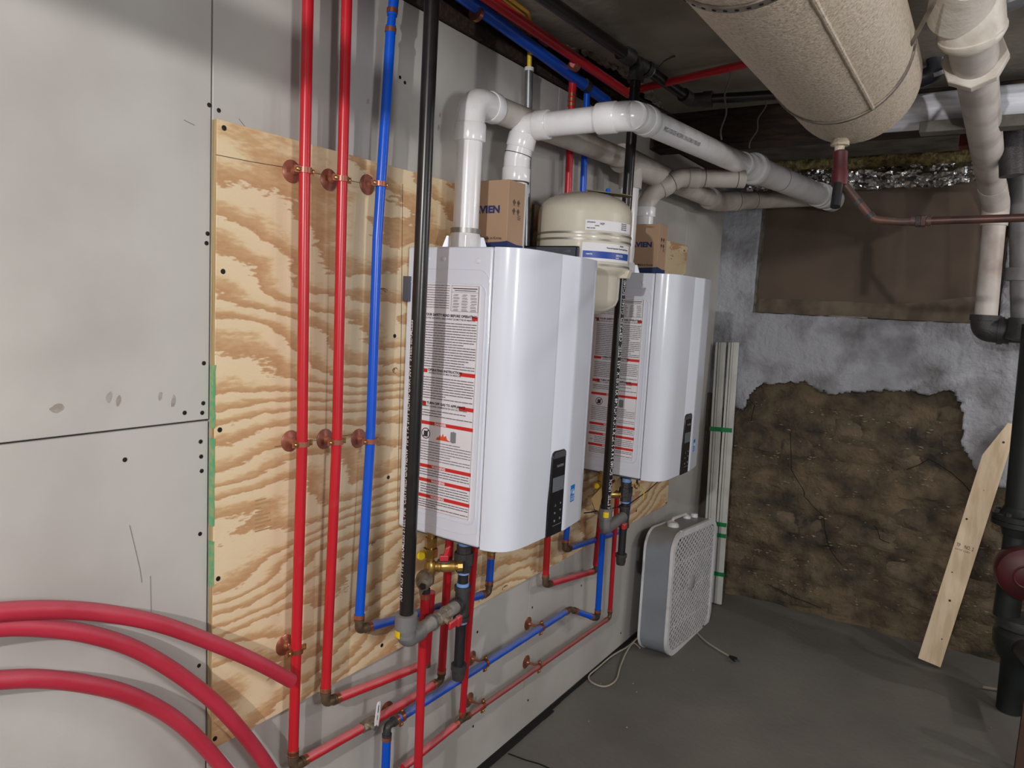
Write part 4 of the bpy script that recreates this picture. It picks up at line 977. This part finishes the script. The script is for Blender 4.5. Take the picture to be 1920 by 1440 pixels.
v2 = thing('vent_pipe', 'white intake vent bending over both heaters toward the back wall', 'vent pipe', (.12, 1.665, 1.78))
c0 = V((.112, 1.662, 1.62)); c1 = at(942, 278, y=1.662); c1 = V((c0.x, 1.662, 1.855)); c2 = at(985, 238, y=1.668); c3 = at(1188, 216, y=1.70); c4 = at(1392, 308, y=2.86); c5 = at(1560, 375, y=3.795)
c2 = V((c2.x, c2.y, c2.z))
def unit(a): return a.normalized()
d01 = V((0, 0, 1)); d12 = unit(c2-c1); d23 = unit(c3-c2); d34 = unit(c4-c3); d45 = unit(c5-c4)
MB().cyl(c0, c1-V((0, 0, .03)), vr, seg=32).build('pipe', PVC, v2)
MB().tube([c1-V((0, 0, .05)), c1, c1+d12*.05], vr+.003, fil=.06, seg=32, ns=8).build('elbow', PVC, v2)
MB().tube([c2-d12*.05, c2, c2+d23*.06], vr+.003, fil=.06, seg=32, ns=8).build('elbow', PVC, v2)
MB().cyl(c2, c3, vr, seg=32).build('pipe', PVC, v2)
MB().tube([c3-d23*.08, c3, c3+d34*.09], vr+.0045, fil=.075, seg=32, ns=12).build('elbow', PVC, v2)
coupling(v2, c1-V((0, 0, .042)), (0, 0, 1), vr, .036); coupling(v2, (c1+c2)/2+d12*.004, d12, vr, .036); coupling(v2, c2+d23*.05, d23, vr, .036); coupling(v2, c3-d23*.068, d23, vr+.001, .05); coupling(v2, c3+d34*.088, d34, vr+.001, .045)
for p_, d_ in ((c1-V((0, 0, .062)), d01), (c2-d12*.035, d12), (c1+d12*.012, d12)): linemark(v2, p_, d_, vr+.0035)
MB().sweep([c3, c3+(c4-c3)*.5, c4], [vr+.002, .036, .040], 32).build('pipe', PVC, v2)
pt = MB(); ax = d34; sdv = unit(V((0, 0, 1)).cross(ax))*-1
def ptxt(body, t0, size, ang, b):
    base = c3+ax*t0; sv = unit(ax.cross(V((0, 0, 1)))); uv = unit(sv.cross(ax))
    def fn(u, v_):
        p = base+ax*u; rr = vr+.0035+.0055*min(1, (t0+u)/1.0); a_ = ang+v_/rr
        return p+(sv*cos(a_)+uv*sin(a_))*rr
    b.text(body, size, fn, bold=.0003)
ptxt('PVC-1120-SCH 40 DWV 3 IN ASTM D-1785 NSF', .14, .016, -.55, pt); pt.build('pipe_print', LBLG, v2, smooth=0)
coupling(v2, c4, d34, .040, .04); coupling(v2, c4+d45*.07, d45, .044, .06)
MB().lathe([(.038, -.08), (.047, -.07), (.047, -.05), (.060, -.045), (.062, -.02), (.056, .0), (.052, .06), (.05, .10)], c4+d45*.13, d45, 32).build('wye_fitting', PVC, v2)
rings = MB(); 
for k in range(10):
    a_ = k*2*pi/10; x_, y_, _ = frame(d45); rings.obox(c4+d45*.088+(x_*cos(a_)+y_*sin(a_))*.052, (x_*cos(a_)+y_*sin(a_))*.002, (-x_*sin(a_)+y_*cos(a_))*.012, d45*.002)
rings.build('socket_slots', DARKV, v2)
MB().cyl(c4+d45*.12, c5, .050, seg=32).build('pipe', PVC, v2)
coupling(v2, c5-d45*.12, d45, .051, .035); coupling(v2, c5-d45*.17, d45, .0505, .018)
linemark(v2, c4+d45*.34, d45, .0502); MB().cyl(c5-d45*.05, c5+d45*.01, .054, seg=28).build('wall_collar', PVC, v2)

v3 = thing('vent_pipe', 'dusty white intake vent rising from far heater carton to the main vent', 'vent pipe', (.15, 2.6, 1.78))
e0 = at(1209, 420, y=2.60); e0b = at(1210, 398, y=2.60); e1 = at(1226, 360, y=2.60); e2 = at(1275, 333, y=2.66); e3 = at(1395, 336, y=2.80)
dA = unit(e1-e0b); dB = unit(e2-e1); dC = unit(e3-e2)
MB().cyl(V((e0.x, e0.y, 1.60)), e0b, vr, seg=28).build('pipe', PVC, v3)
MB().tube([e0b+V((0, 0, .0)), e0b+V((0, 0, .03)), e1, e2, e2+dC*.04], vr+.003, fil=.05, seg=28, ns=8).build('elbow', PVCO, v3)
MB().cyl(e2, e3, vr+.001, seg=28).build('pipe', PVCO, v3)
coupling(v3, e0b, (0, 0, 1), vr+.001, .035); coupling(v3, (e1+e2)/2-dB*.01, dB, vr+.001, .035, PVCO); coupling(v3, e2+dC*.05, dC, vr+.001, .04, PVCO)
linemark(v3, (e1+e2)/2+dB*.02, dB, vr+.0035); linemark(v3, e2+dC*.09, dC, vr+.0015); linemark(v3, e3-dC*.03, dC, vr+.0015)

# hanging straps (perforated) for the vent
for i, (p, q) in enumerate((((1368, 125), (1353, 262)), ((1437, 187), (1405, 278)))):
    a = at(*p, z=CZ-.01) if i == 0 else at(*p, z=CZ-.01); tt_ = .82 if i == 0 else .95
    b_ = at(q[0], q[1], y=a.y+.05)
    st_o = MB(); n = 14
    pts = [a+(b_-a)*k/n+V((.006*sin(k*.9), 0, 0)) for k in range(n+1)]
    st_o.sweep(pts, .0028, 6)
    o = st_o.build('hanger_wire', WIRE); tag(o, ['twisted dusty hanger wire nearer the black gas tee, above vents', 'twisted dusty hanger wire next to hanging beige tank, above vents'][i], 'wire', 'hanger wires above the vents')

# ================================================================== LARGE CEILING TANK
YBT = 1.99
bt = thing('storage_tank', 'large beige insulated cylinder tank hung under the ceiling', 'tank', (.869, 1.15, 1.92))
BR = .150; cx_, cz_ = .862, 2.070; YE = 2.09
prof = [(0, .35), (BR, .36), (BR, YE-.155), (BR*.998, YE-.06), (BR*.985, YE-.035), (BR*.95, YE-.018), (BR*.86, YE-.006), (BR*.6, YE+.002), (0, YE+.004)]
MB().lathe(prof, (cx_, 0, cz_), (0, 1, 0), 64).build('jacket', INSUL, bt, smooth=40)
lx, ly, ld = frame((0, 1, 0))
def bp_(ang, y, r=BR): return V((cx_+r*cos(ang), y, cz_+r*sin(ang)))
sa = R_(-57)
b = MB(); b.sweep([bp_(sa, .4+k*.0328, BR+.001) for k in range(44)], [.0045+.0012*noise.noise((k*.9, 0, 0)) for k in range(44)], 8); b.build('jacket_seam', INSUL, bt)
STRAP = mat('dusty_strap', (128, 118, 108), .45, .4, col2=(84, 76, 70), nscale=30)
def strap(y, name, label, a0, a1, wd=.005, lean=0):
    n = 48; vs = []; fs = []
    for k in range(n+1):
        a = a0+(a1-a0)*k/n; yy = y+lean*(a-a0)/(a1-a0)
        for r_, dy in ((BR+.0005, -wd), (BR+.004, -wd), (BR+.004, wd), (BR+.0005, wd)): vs.append(bp_(a, yy+dy, r_))
    for k in range(n):
        for j in range(4): fs.append((k*4+j, (k+1)*4+j, (k+1)*4+(j+1) % 4, k*4+(j+1) % 4))
    fs += [(0, 1, 2, 3), (n*4+3, n*4+2, n*4+1, n*4)]
    return MB().add(vs, fs).build(name, STRAP, bt)
YS = 1.815
strap(YS, 'strap', '', R_(-195), R_(10), .003); strap(YS-.006, 'strap', '', R_(-195), R_(8), .0025, .0)
# tail of the wire rising to ceiling at the right
b = MB()
for k in range(3):
    b.tube([bp_(R_(8), YS-.004+k*.004, BR+.002), at(1700+k*2, 95, y=1.77), at(1748+k*3, 5, y=1.69), at(1765, -30, y=1.67)], .0022, fil=.05, seg=6)
b.build('strap_tail', STRAP, bt)
stp = strap(1.10, 'strap', '', R_(-195), R_(15), .009); stp.name = 'perforated_strap'
hl = MB()
for k in range(30):
    a = R_(-190+k*6.5); d_ = V((cos(a), 0, sin(a))); c = bp_(a, 1.10, BR+.0038); hl.cyl(c, c+d_*.0008, .0035, seg=8)
hl.build('strap_hole', DARKV, stp) if stp else None
MB().lathe([(.012, -.02), (.022, -.004), (.022, .004), (.012, .006), (.010, .03)], at(1575, 270, y=YBT), (0, 0, -1), 16).build('outlet_boss', INSUL, bt)

# drain valve and rusty pipe under the tank
t = thing('drain_pipe', 'rusty brown pipe with red valve hanging from beige tank end', 'pipe', at(1700, 412, y=YBT))
yd = YBT
u0 = at(1576, 282, y=yd); u1 = at(1574, 350, y=yd)
MB().lathe([(.012, 0), (.017, .004), (.017, .045), (.0195, .05), (.0195, .085), (.014, .092)], u0, unit(u1-u0), 18).build('valve_body', REDM, t)
MB().tube([at(1572, 345, y=yd-.01), at(1566, 388, y=yd-.03)], [.012, .009][0]).build('valve_stem', BLKM, t)
R1 = [at(1583, 345, y=yd), at(1637, 412, y=yd), at(1690, 416, y=yd), at(1722, 415, y=yd)]
MB().tube(R1, .0092, fil=.04).build('pipe', RUSTP, t)
MB().cyl(at(1722, 415, y=yd), at(1722, 415, y=yd)+(at(1960, 407, y=yd)-at(1722, 415, y=yd))*2.6, .0092).build('pipe', mat('copper_brown', (82, 54, 46), .45, .35, col2=(60, 42, 38), nscale=14), t)
for px in (1712, 1722, 1732, 1742): MB().ring(at(px, 414.6, y=yd), (1, 0, 0), .006, .0145 if px in (1722, 1732) else .0115, .010, 8 if px in (1722, 1732) else 20).build('union', RUSTP if px != 1722 else IROND, t)
MB().ring(at(1632, 405, y=yd), unit(R1[1]-R1[0]), .006, .011, .012).ring(at(1610, 380, y=yd), unit(R1[1]-R1[0]), .006, .011, .012).build('coupling', IROND, t)
# big white drain stack
t = thing('drain_stack', 'wide dirty white drain pipe sloping down to the back wall', 'drain pipe', (1.12, 2.2, 1.5))
s0 = at(1826, 120, y=2.16); s1 = at(1868, 395, y=3.42); s2 = at(1858, 420, y=3.46); s3 = at(1846, 590, y=3.55)
s0 = at(1822, 72, y=1.98); s1 = at(1860, 350, y=3.36); s3 = at(1848, 596, y=3.50); s2 = V((s3.x-.012, s3.y, at(1862, 385, y=3.50).z))
ds = unit(s1-s0)
MB().cyl(s0, s1, .046, seg=32).build('pipe', PVCO, t)
MB().tube([s1-ds*.04, s2, s2-V((0, 0, .08))], .048, fil=.07, seg=28, ns=8).build('bend', PVCO, t)
MB().cyl(s2-V((0, 0, .05)), s3, .0405, seg=28).build('pipe', PVCO, t)
nk = MB().ring(s0+ds*.13, ds, .04, .070, .030, 8); nk.build('octagonal_nut', PVCH, t, bevel=.003)
MB().cyl(s0-ds*.06, s0+ds*.14, .050, seg=32).build('trap_adapter', PVCO, t)
q0 = at(1800, 22, y=1.86)
MB().lathe([(.045, -.07), (.063, -.065), (.065, -.02), (.0655, .010), (.068, .012), (.068, .018), (.060, .034), (.046, .046)], s0-ds*.04+V((0, 0, .012)), unit(ds+V((.1, 0, -.8))), 32).build('hub_fitting', PVCH, t, smooth=50)
MB().lathe([(.050, -.08), (.062, -.075), (.064, -.01), (.062, .05), (.05, .06)], at(1805, -5, y=1.86), unit(ds+V((-.2, 0, -.2))), 32).build('hub_fitting', PVCH, t)
MB().tube([s3+V((0, 0, .01)), s3+V((0, 0, -.045)), s3+V((.09, 0, -.05))], .050, fil=.04, seg=24, ns=8).ring(s3+V((0, 0, -.0)), (0, 0, 1), .03, .055, .022).ring(s3+V((.055, 0, -.048)), (1, 0, 0), .03, .055, .02).build('iron_elbow', IROND, t)
MB().cyl(s3+V((.05, 0, -.048)), s3+V((.24, 0, -.048)), .032).ring(s3+V((.11, 0, -.048)), (1, 0, 0), .02, .045, .06).build('branch', IROND, t)

# white wrapped duct at the back and board beneath it
o = MB().cyl(at(1660, 216, y=2.66), at(1660, 216, y=2.66)+V((1.3, 0, .01)), .054, seg=28).build('wrapped_duct', PVCW); tag(o, 'bright white wrapped duct crossing behind drain stack', 'duct')
a = at(1727, 232, y=2.60)
o = MB().box((a.x, 2.56, a.z-.035), (a.x+1.2, 2.62, a.z-.002)).build('grey_tray', CBRD, bevel=.002); tag(o, 'grey tray board just below the white wrapped duct', 'board')
# dark pipes in the ceiling on the right
def dark(name, pts, r, label, cat='pipe', mt_=DKPIPE, fil=.05, rings=()):
    t = thing(name, label, cat, pts[0]); MB().tube(pts, r, fil=fil, seg=20).build('pipe', mt_, t)
    for p, d_ in rings: MB().ring(p, d_, r, r+.004, .012).build('collar', STEEL, t)
    return t
p0, p1, p2 = at(1722, -10, y=2.40), at(1766, 142, y=2.52), at(1700, 158, y=2.52)
dark('vent_stack', [p0, p1, p2+V((-.14, 0, 0))], .026, 'dark ceiling pipe with steel collars right of beige tank', rings=((p0+(p1-p0)*.68, p1-p0), (p0+(p1-p0)*.93, p1-p0)), mt_=mat('dark_blue_black_pipe', (26, 28, 36), .4))
RB = mat('dull_red_beam', (112, 30, 26), .7, col2=(70, 26, 22), nscale=10)
o = MB().box((1.05, 3.02, 2.10), (1.9, 3.09, 2.235)).build('red_beam', RB); tag(o, 'dull red painted beam near ceiling at right edge', 'beam')
o = MB().box((.80, 2.74, 2.175), (1.9, 2.775, 2.205)).build('wood_strip', mat('strip_wood', (92, 78, 66), .8)); tag(o, 'thin wooden strip fixed on dark beam behind white duct', 'board')
dark('dark_drop_pipe', [at(1895, 60, y=2.9), at(1893, 160, y=2.9), at(1897, 330, y=2.9)], .035, 'black upright pipe behind the drain stack near ceiling', mt_=IROND)
dark('iron_stub', [at(1893, -20, y=2.0), at(1897, 12, y=2.0)], .03, 'dark round stub at picture top right of drain fitting', mt_=STEEL)

# ================================================================== BOILER PIPING AT RIGHT
t = thing('pump_assembly', 'black upright pipe with flanges and red round pump at right edge', 'pump', (1.37, 3.45, 0))
q = lambda px, py: at(px, py, y=3.36)
Xp = q(1916, 800).x+.03
c_ = V((Xp, 3.36, 0)); zf = q(1890, 962).z
MB().cyl(c_+V((0, 0, zf)), c_+V((-.02, 0, 1.50)), .052, seg=28).build('riser', DKPIPE, t)
MB().lathe([(.05, 0), (.09, 0), (.09, .020), (.072, .022), (.06, .035), (.054, .05)], c_+V((0, 0, zf-.02)), (0, 0, 1), 28).build('flange', DKPIPE, t)
MB().lathe([(.09, 0), (.09, .018), (.06, .022), (.05, .06)], c_+V((0, 0, zf-.022)), (0, 0, -1), 28).build('flange', DKPIPE, t)
for k in range(8):
    a = k*pi/4+.3; MB().lathe([(.010, -.034), (.010, .012), (0, .013)], c_+V((.077*cos(a), .077*sin(a), zf)), (0, 0, 1), 6).build('bolt', IROND, t)
zp = q(1900, 1062).z
MB().lathe([(0, -.10), (.05, -.10), (.088, -.085), (.098, -.05), (.102, 0), (.098, .03), (.07, .05), (0, .055)], c_+V((.04, -.06, zp)), (0.15, -1, 0), 32).build('volute', REDM, t)
MB().torus(c_+V((.04, -.115, zp)), (.15, -1, 0), .040, .004, 28, 6).build('volute_ring', REDM, t)
MB().cyl(c_+V((0, 0, zp-.2)), c_+V((0, 0, zp+.13)), .045).build('casing_neck', DKPIPE, t)
zl = q(1890, 1160).z
MB().lathe([(.045, .02), (.085, .015), (.088, .0), (.085, -.02), (.072, -.03)], c_+V((.05, 0, zl)), (0, 0, 1), 28).build('flange', IROND, t)
MB().lathe([(.072, 0), (.088, -.02), (.086, -.06), (.070, -.10), (.05, -.13), (.045, -zl+.03)], c_+V((.05, 0, zl-.03)), (0, 0, 1), 28).build('foot_elbow', DKPIPE, t)
MB().cyl(c_+V((.06, -.05, zl-.08)), c_+V((.10, -.25, zl-.06)), .04).build('side_branch', IROND, t)
dark('grey_stack', [at(1918, 300, y=3.55), at(1918, 500, y=3.55), at(1921, 640, y=3.55)], .045, 'light grey drain stack clipped by right picture edge above pump', mt_=IRON)
o = MB().ring(at(1918, 515, y=3.55), (0, 0, 1), .044, .062, .05).build('stack_coupling', IRON); tag(o, 'grey ring coupling on the stack at right edge', 'fitting')
o = MB().lathe([(.02, 0), (.055, .01), (.05, .04), (.046, .09)], at(1912, 640, y=3.45), (0, 0, 1), 20).build('iron_hub', IROND); tag(o, 'dark iron hub where branch meets the riser at right', 'fitting')
p = at(1916, 1330, y=2.9)
o = MB().box((p.x+.0, 2.86, 0.0), (p.x+.09, 2.90, .42)).build('wood_post', mat('brown_post', (74, 54, 42), .8)); tag(o, 'short brown wooden post at lower right corner', 'post')
o = MB().tube([at(1842, 1288, z=.008), at(1870, 1293, z=.006), at(1905, 1296, z=.008)], .006, fil=.02, seg=8).build('floor_scrap', CRUST); tag(o, 'pale scrap of rope lying on floor by pump foot', 'scrap')

# ================================================================== LEANING TIMBER
t = thing('timber_board', 'pale knotty pine board leaning on the stone wall at right', 'board', (1.14, 3.59, 0))
A_ = at(1741, 1245, z=0)+V((0, .0, 0)); A_ = V((1.138, 3.585, 0)); B_ = at(1885, 792, y=3.765)
ax = unit(B_-A_); sv = V((1, 0, 0))-ax*ax.x; sv = unit(sv); nv = unit(sv.cross(ax))
Lb = (B_-A_).length; wv = .0445
d0 = unit(V((.9, -.35, 0))); 
mid = (A_+B_)/2+V((0, .0, 0))
def brd(u, v_, w_=0): return A_+ax*u+sv*v_+nv*w_
poly = [(0.004, -wv), (.0, wv), (Lb, wv*.25), (Lb+.005, -wv*.25), (Lb*.86, -wv)]
poly = [(0.012, -wv), (.012, wv), (Lb, wv), (Lb, wv*.2), (Lb-.16, -wv)]
bb = MB().prism(poly, A_, ax, sv, nv, .019); bb.build('board', PINEW, t, bevel=.001)
sgn = -1 if nv.y > 0 else 1
off = -.0006 if nv.y > 0 else .0192
for u, v_, r_ in ((.13, .018, .003), (.30, .003, .005), (.42, -.02, .003), (.66, -.028, .0045), (.80, .0, .002), (1.02, .015, .005)):
    if u < Lb: MB().cyl(brd(u, v_, off), brd(u, v_, off+.0006), r_, seg=10).build('knot', KNOT, t)
flip = -1
tx = MB().text('TP    NO. 2', .022, lambda u, v_: brd(.535+v_, -.036+u*.62, off+.0003), bold=.0002)
tx.text('KD-HT S-DRY', .011, lambda u, v_: brd(.520+v_, -.036+u*.85, off+.0003)); tx.build('grade_stamp', PENC, t, smooth=0)

# white trim strips leaning in the corner, bundled with green tape
ax0 = at(1352, 1150, z=0)
for k, (px, label) in enumerate(((1342, 'left white plastic trim strip of taped bundle in the corner'), (1366, 'right white plastic trim strip of taped bundle in the corner'))):
    ttop = at(px+10, 642, y=3.745); bot = V((.128+k*.056, 3.62, .0))
    tsp = thing('trim_strip', label, 'trim', bot, 'white trim strips in the corner')
    ax = unit(ttop-bot); Ls = (ttop-bot).length; sv = unit(V((1, 0.0, 0))-ax*ax.x); nv = unit(ax.cross(sv)); 
    if nv.y > 0: nv = -nv
    c = (ttop+bot)/2
    MB().obox(c, sv*.027, ax*Ls*.5, nv*.006).build('strip', TRIMW, tsp, bevel=.002)
    MB().obox(c+nv*.008+sv*.012, sv*.010, ax*Ls*.5, nv*.003).build('raised_edge', TRIMW, tsp, bevel=.002)
    MB().obox(c+nv*.0065-sv*.012, sv*.0015, ax*Ls*.5, nv*.0006).build('groove', PENC, tsp)
    if k == 0: axs, svs, nvs, ls, c0_, b0_ = ax, sv, nv, Ls, c, bot
for k, py in enumerate((806, 980, 1000, 1070)):
    pz = at(1352, py, y=3.69).z; u = pz/ls
    cen = b0_+axs*(pz/axs.z)+V((.028, 0, 0))
    o = MB().obox(cen, svs*.0575, axs*(.010 if k else .011), nvs*.0125).build('green_tape', GRNT); tag(o, ['topmost green tape band around white trim strips', 'green tape band round trim strips just above fan top, upper of pair', 'green tape band round trim strips just below the upper of the pair', 'lowest green tape band round trim strips, beside the fan'][k], 'tape', 'green tape bands on trim strips')
# dark strip in the corner behind
a = at(1327, 738, y=3.72)
o = MB().obox((.040, 3.765, .53), (.030, 0, 0), (0, .006, 0), (-.008, 0, .53)).build('corner_strip', mat('grey_brown_strip', (98, 86, 76), .8, col2=(84, 74, 64), nscale=6), bevel=.001); tag(o, 'narrow dull brown strip standing in corner behind far heater', 'board')

# ================================================================== BOX FAN
fan = thing('box_fan', 'grey box fan with white grille standing on floor against the wall', 'fan', (.14, 3.12, 0))
FW, FH, FR = .535, .535, .085
tilt = -.055
F0 = V((.205, 2.86, .004)); fy = V((0.00, cos(tilt), sin(tilt)*-0.0)); 
ey = unit(V((.03, 1, 0))); ez = unit(V((-.03, .065, 1))); ex = unit(ey.cross(ez)); ey = unit(ez.cross(ex))
def FP(u, v_, w_=0): return F0+ey*u+ez*v_+ex*w_
def rrect(W, H, Rr, inset=0, n=8):
    pts = []
    W0, H0 = inset, inset; W1, H1 = W-inset, H-inset; r_ = max(Rr-inset, .005)
    for cx, cy, a0 in ((W1-r_, H0+r_, -pi/2), (W1-r_, H1-r_, 0), (W0+r_, H1-r_, pi/2), (W0+r_, H0+r_, pi)):
        for k in range(n+1): a = a0+k*pi/2/n; pts.append((cx+r_*cos(a), cy+r_*sin(a)))
    return pts
def hoop(out, inn, w0, w1):
    b = MB(); n = len(out); vs = [FP(*p, w0) for p in out]+[FP(*p, w1) for p in out]+[FP(*p, w1) for p in inn]+[FP(*p, w0) for p in inn]; fs = []
    for k in range(4):
        for i in range(n): fs.append((k*n+i, k*n+(i+1) % n, ((k+1) % 4)*n+(i+1) % n, ((k+1) % 4)*n+i))
    return b.add(vs, fs)
TH = .128
hoop(rrect(FW, FH, FR), rrect(FW, FH, FR, .004), -TH, -.008).build('housing', FANG, fan, smooth=40)
hoop(rrect(FW, FH, FR, -.003), rrect(FW, FH, FR, .022), -.010, .004).build('front_rim', FANW, fan, smooth=40)
hoop(rrect(FW, FH, FR, -.003), rrect(FW, FH, FR, .022), -TH-.004, -TH+.006).build('rear_rim', FANW, fan, smooth=40)
MB().prism(rrect(FW, FH, FR, .012, 5), FP(0, 0, -.085), ey, ez, ex, .004).build('dark_interior', FAND, fan)
# grille: zigzag plastic ribs and round centre badge
gr_ = MB(); N = 23; r_in = rrect(FW, FH, FR, .022)
def inside(u, v_):
    W1 = FW-.022; lo = .022; r_ = FR-.022
    if not (lo < u < W1 and lo < v_ < W1): return False
    cu = min(max(u, lo+r_), W1-r_); cv = min(max(v_, lo+r_), W1-r_)
    return (u-cu)**2+(v_-cv)**2 < r_*r_ or (cu == u or cv == v_)
stp_ = .0168
for i in range(60):
    u = .030+i*.0205
    if u > FW-.024: break
    v_ = .024; seg = []; k = 0
    while v_ < FH-.022:
        if inside(u, v_): seg.append((u+(.0062 if (k+i) % 2 else -.0062), v_))
        v_ += .0125; k += 1
    for (a, b_), (c, d) in zip(seg, seg[1:]):
        m_ = FP((a+c)/2, (b_+d)/2, -.002); dd_ = FP(c, d, -.002)-FP(a, b_, -.002); L_ = dd_.length; dd_.normalize()
        gr_.obox(m_, dd_*L_*.52, ex.cross(dd_)*.0024, ex*.0022)
for j in range(60):
    v_ = .030+j*.046
    if v_ > FH-.024: break
    us = [u for u in [.024+k*.004 for k in range(125)] if inside(u, v_)]
    if us and j % 3 == 2: gr_.obox(FP((us[0]+us[-1])/2, v_, -.004), ey*(us[-1]-us[0])/2, ez*.0010, ex*.0015)
gr_.build('grille', FANW, fan, smooth=0)
MB().lathe([(.036, -.004), (.036, .003), (.03, .006), (0, .007)], FP(FW*.47, FH*.52, -.002), ex, 28).build('badge', mat('badge_grey', (168, 170, 174), .4), fan)
bl = MB()
for k in range(5):
    a = k*2*pi/5; d_ = ey*cos(a)+ez*sin(a); n_ = -ey*sin(a)+ez*cos(a)
    bl.obox(FP(FW/2, FH/2, -.05)+d_*.125, d_*.09, n_*.055+ex*.012, ex*.0015)
bl.build('blade', mat('blade_grey', (120, 124, 130), .4), fan)
for u, v_ in ((.0, .30), (FW-.085, FH+.001), (.085, FH+.001), (.0, FH*.42)):
    MB().obox(FP(u, v_, -.002), ey*.007, ez*.006, ex*.006).build('clip', FANW, fan, bevel=.002)
# handle and knob on top
kb = FP(.16, FH, -.070)
MB().lathe([(.026, 0), (.024, .010), (.017, .018), (0, .020)], kb, ez, 24).build('speed_knob', FANW, fan)
hd = MB().tube([FP(.20, FH, -.095), FP(.215, FH+.022, -.095), FP(.37, FH+.022, -.095), FP(.385, FH, -.095)], .007, fil=.02, seg=12); hd.build('handle', FANW, fan)
for u in (.20, .385): MB().lathe([(.020, 0), (.018, .010), (.010, .016), (0, .017)], FP(u, FH, -.095), ez, 18).build('handle_foot', FANW, fan)
MB().lathe([(.018, 0), (.016, .016), (0, .018)], FP(.44, FH, -.08), ez, 18).build('cap', FANW, fan)
for u in (.10, FW-.10): MB().obox(FP(u, -.002, -.06), ey*.012, ez*.005, ex*.05).build('foot', FANG, fan)
# cord
t = thing('power_cord', 'beige power cord looping on the floor, plug end beyond the fan', 'cord', at(1100, 1270, z=.004))
pts = [at(1196, 1196, z=.03), at(1178, 1212, z=.004), at(1150, 1228, z=.004), at(1118, 1248, z=.006), at(1104, 1268, z=.004), at(1112, 1281, z=.004), at(1135, 1287, z=.004), at(1155, 1275, z=.004), at(1163, 1250, z=.004), at(1175, 1222, z=.010), at(1188, 1206, z=.006), at(1200, 1215, z=.006)]
pts = [V((max(p.x, .012), p.y, p.z)) for p in pts]
def catmull(P, n=6):
    out = []
    for i in range(len(P)-1):
        a, b_, c, d = P[max(i-1, 0)], P[i], P[i+1], P[min(i+2, len(P)-1)]
        for k in range(n):
            u = k/n; out.append(.5*((2*b_)+(c-a)*u+(2*a-5*b_+4*c-d)*u*u+(-a+3*b_-3*c+d)*u**3))
    return out+[P[-1]]
MB().sweep(catmull(pts), .0034, 8).build('cable', CORD, t)
pts = [FP(.45, .01, -.06), at(1318, 1198, z=.004), at(1345, 1217, z=.004), at(1369, 1231, z=.004)]
MB().sweep(catmull(pts), .0034, 8).build('cable', CORD, t)
pd = unit(at(1386, 1240, z=.01)-at(1368, 1230, z=.01)); pc_ = at(1369, 1231, z=.011)
pg = MB().sweep([pc_-pd*.004, pc_+pd*.012, pc_+pd*.03], [.005, .009, .011], 12); pg.build('plug', BLKM, t)
for s_ in (-1, 1): MB().obox(pc_+pd*.04+pd.cross(V((0, 0, 1)))*s_*.006, pd*.009, (0, 0, .003), pd.cross(V((0, 0, 1)))*.0008).build('prong', STEEL, t)

# ================================================================== LOOSE RED TUBES LOWER LEFT
def loose(pix, x, label, r=.0143, end=False):
    P_ = [at(a, b_, x=xx) for (a, b_), xx in zip(pix, x)]
    t = thing('red_tube_length', label, 'tube', P_[-1], 'loose red tubes lower left')
    Q = catmull(P_, 10); MB().sweep(Q, r, 18).build('tube', REDT, t, smooth=60)
    if end:
        d_ = unit(Q[-1]-Q[-2]); MB().ring(Q[-1], d_, r*.72, r*1.0, .003).build('cut_end', REDT, t)
    return t
loose([(-220, 1190), (-110, 1160), (0, 1147), (100, 1143), (200, 1150), (300, 1170), (400, 1206), (480, 1241), (545, 1276)], [.06, .06, .06, .06, .06, .065, .075, .085, .09], 'topmost loose red tube, its cut end beside leftmost red riser', end=True)
loose([(-220, 1220), (-110, 1190), (0, 1176), (80, 1177), (170, 1190), (260, 1220), (350, 1275), (430, 1345), (510, 1450), (570, 1570), (600, 1720)], [.05, .05, .05, .05, .05, .05, .055, .06, .06, .06, .06], 'middle loose red tube arching down to the picture bottom')
loose([(-220, 1310), (-110, 1285), (0, 1275), (80, 1273), (170, 1284), (250, 1306), (330, 1350), (400, 1418), (465, 1510), (510, 1640)], [.05, .05, .05, .05, .05, .05, .05, .055, .06, .06], 'lowest loose red tube arching across bottom left corner')
for o in bpy.data.objects:
    if '_o' in o: del o['_o']
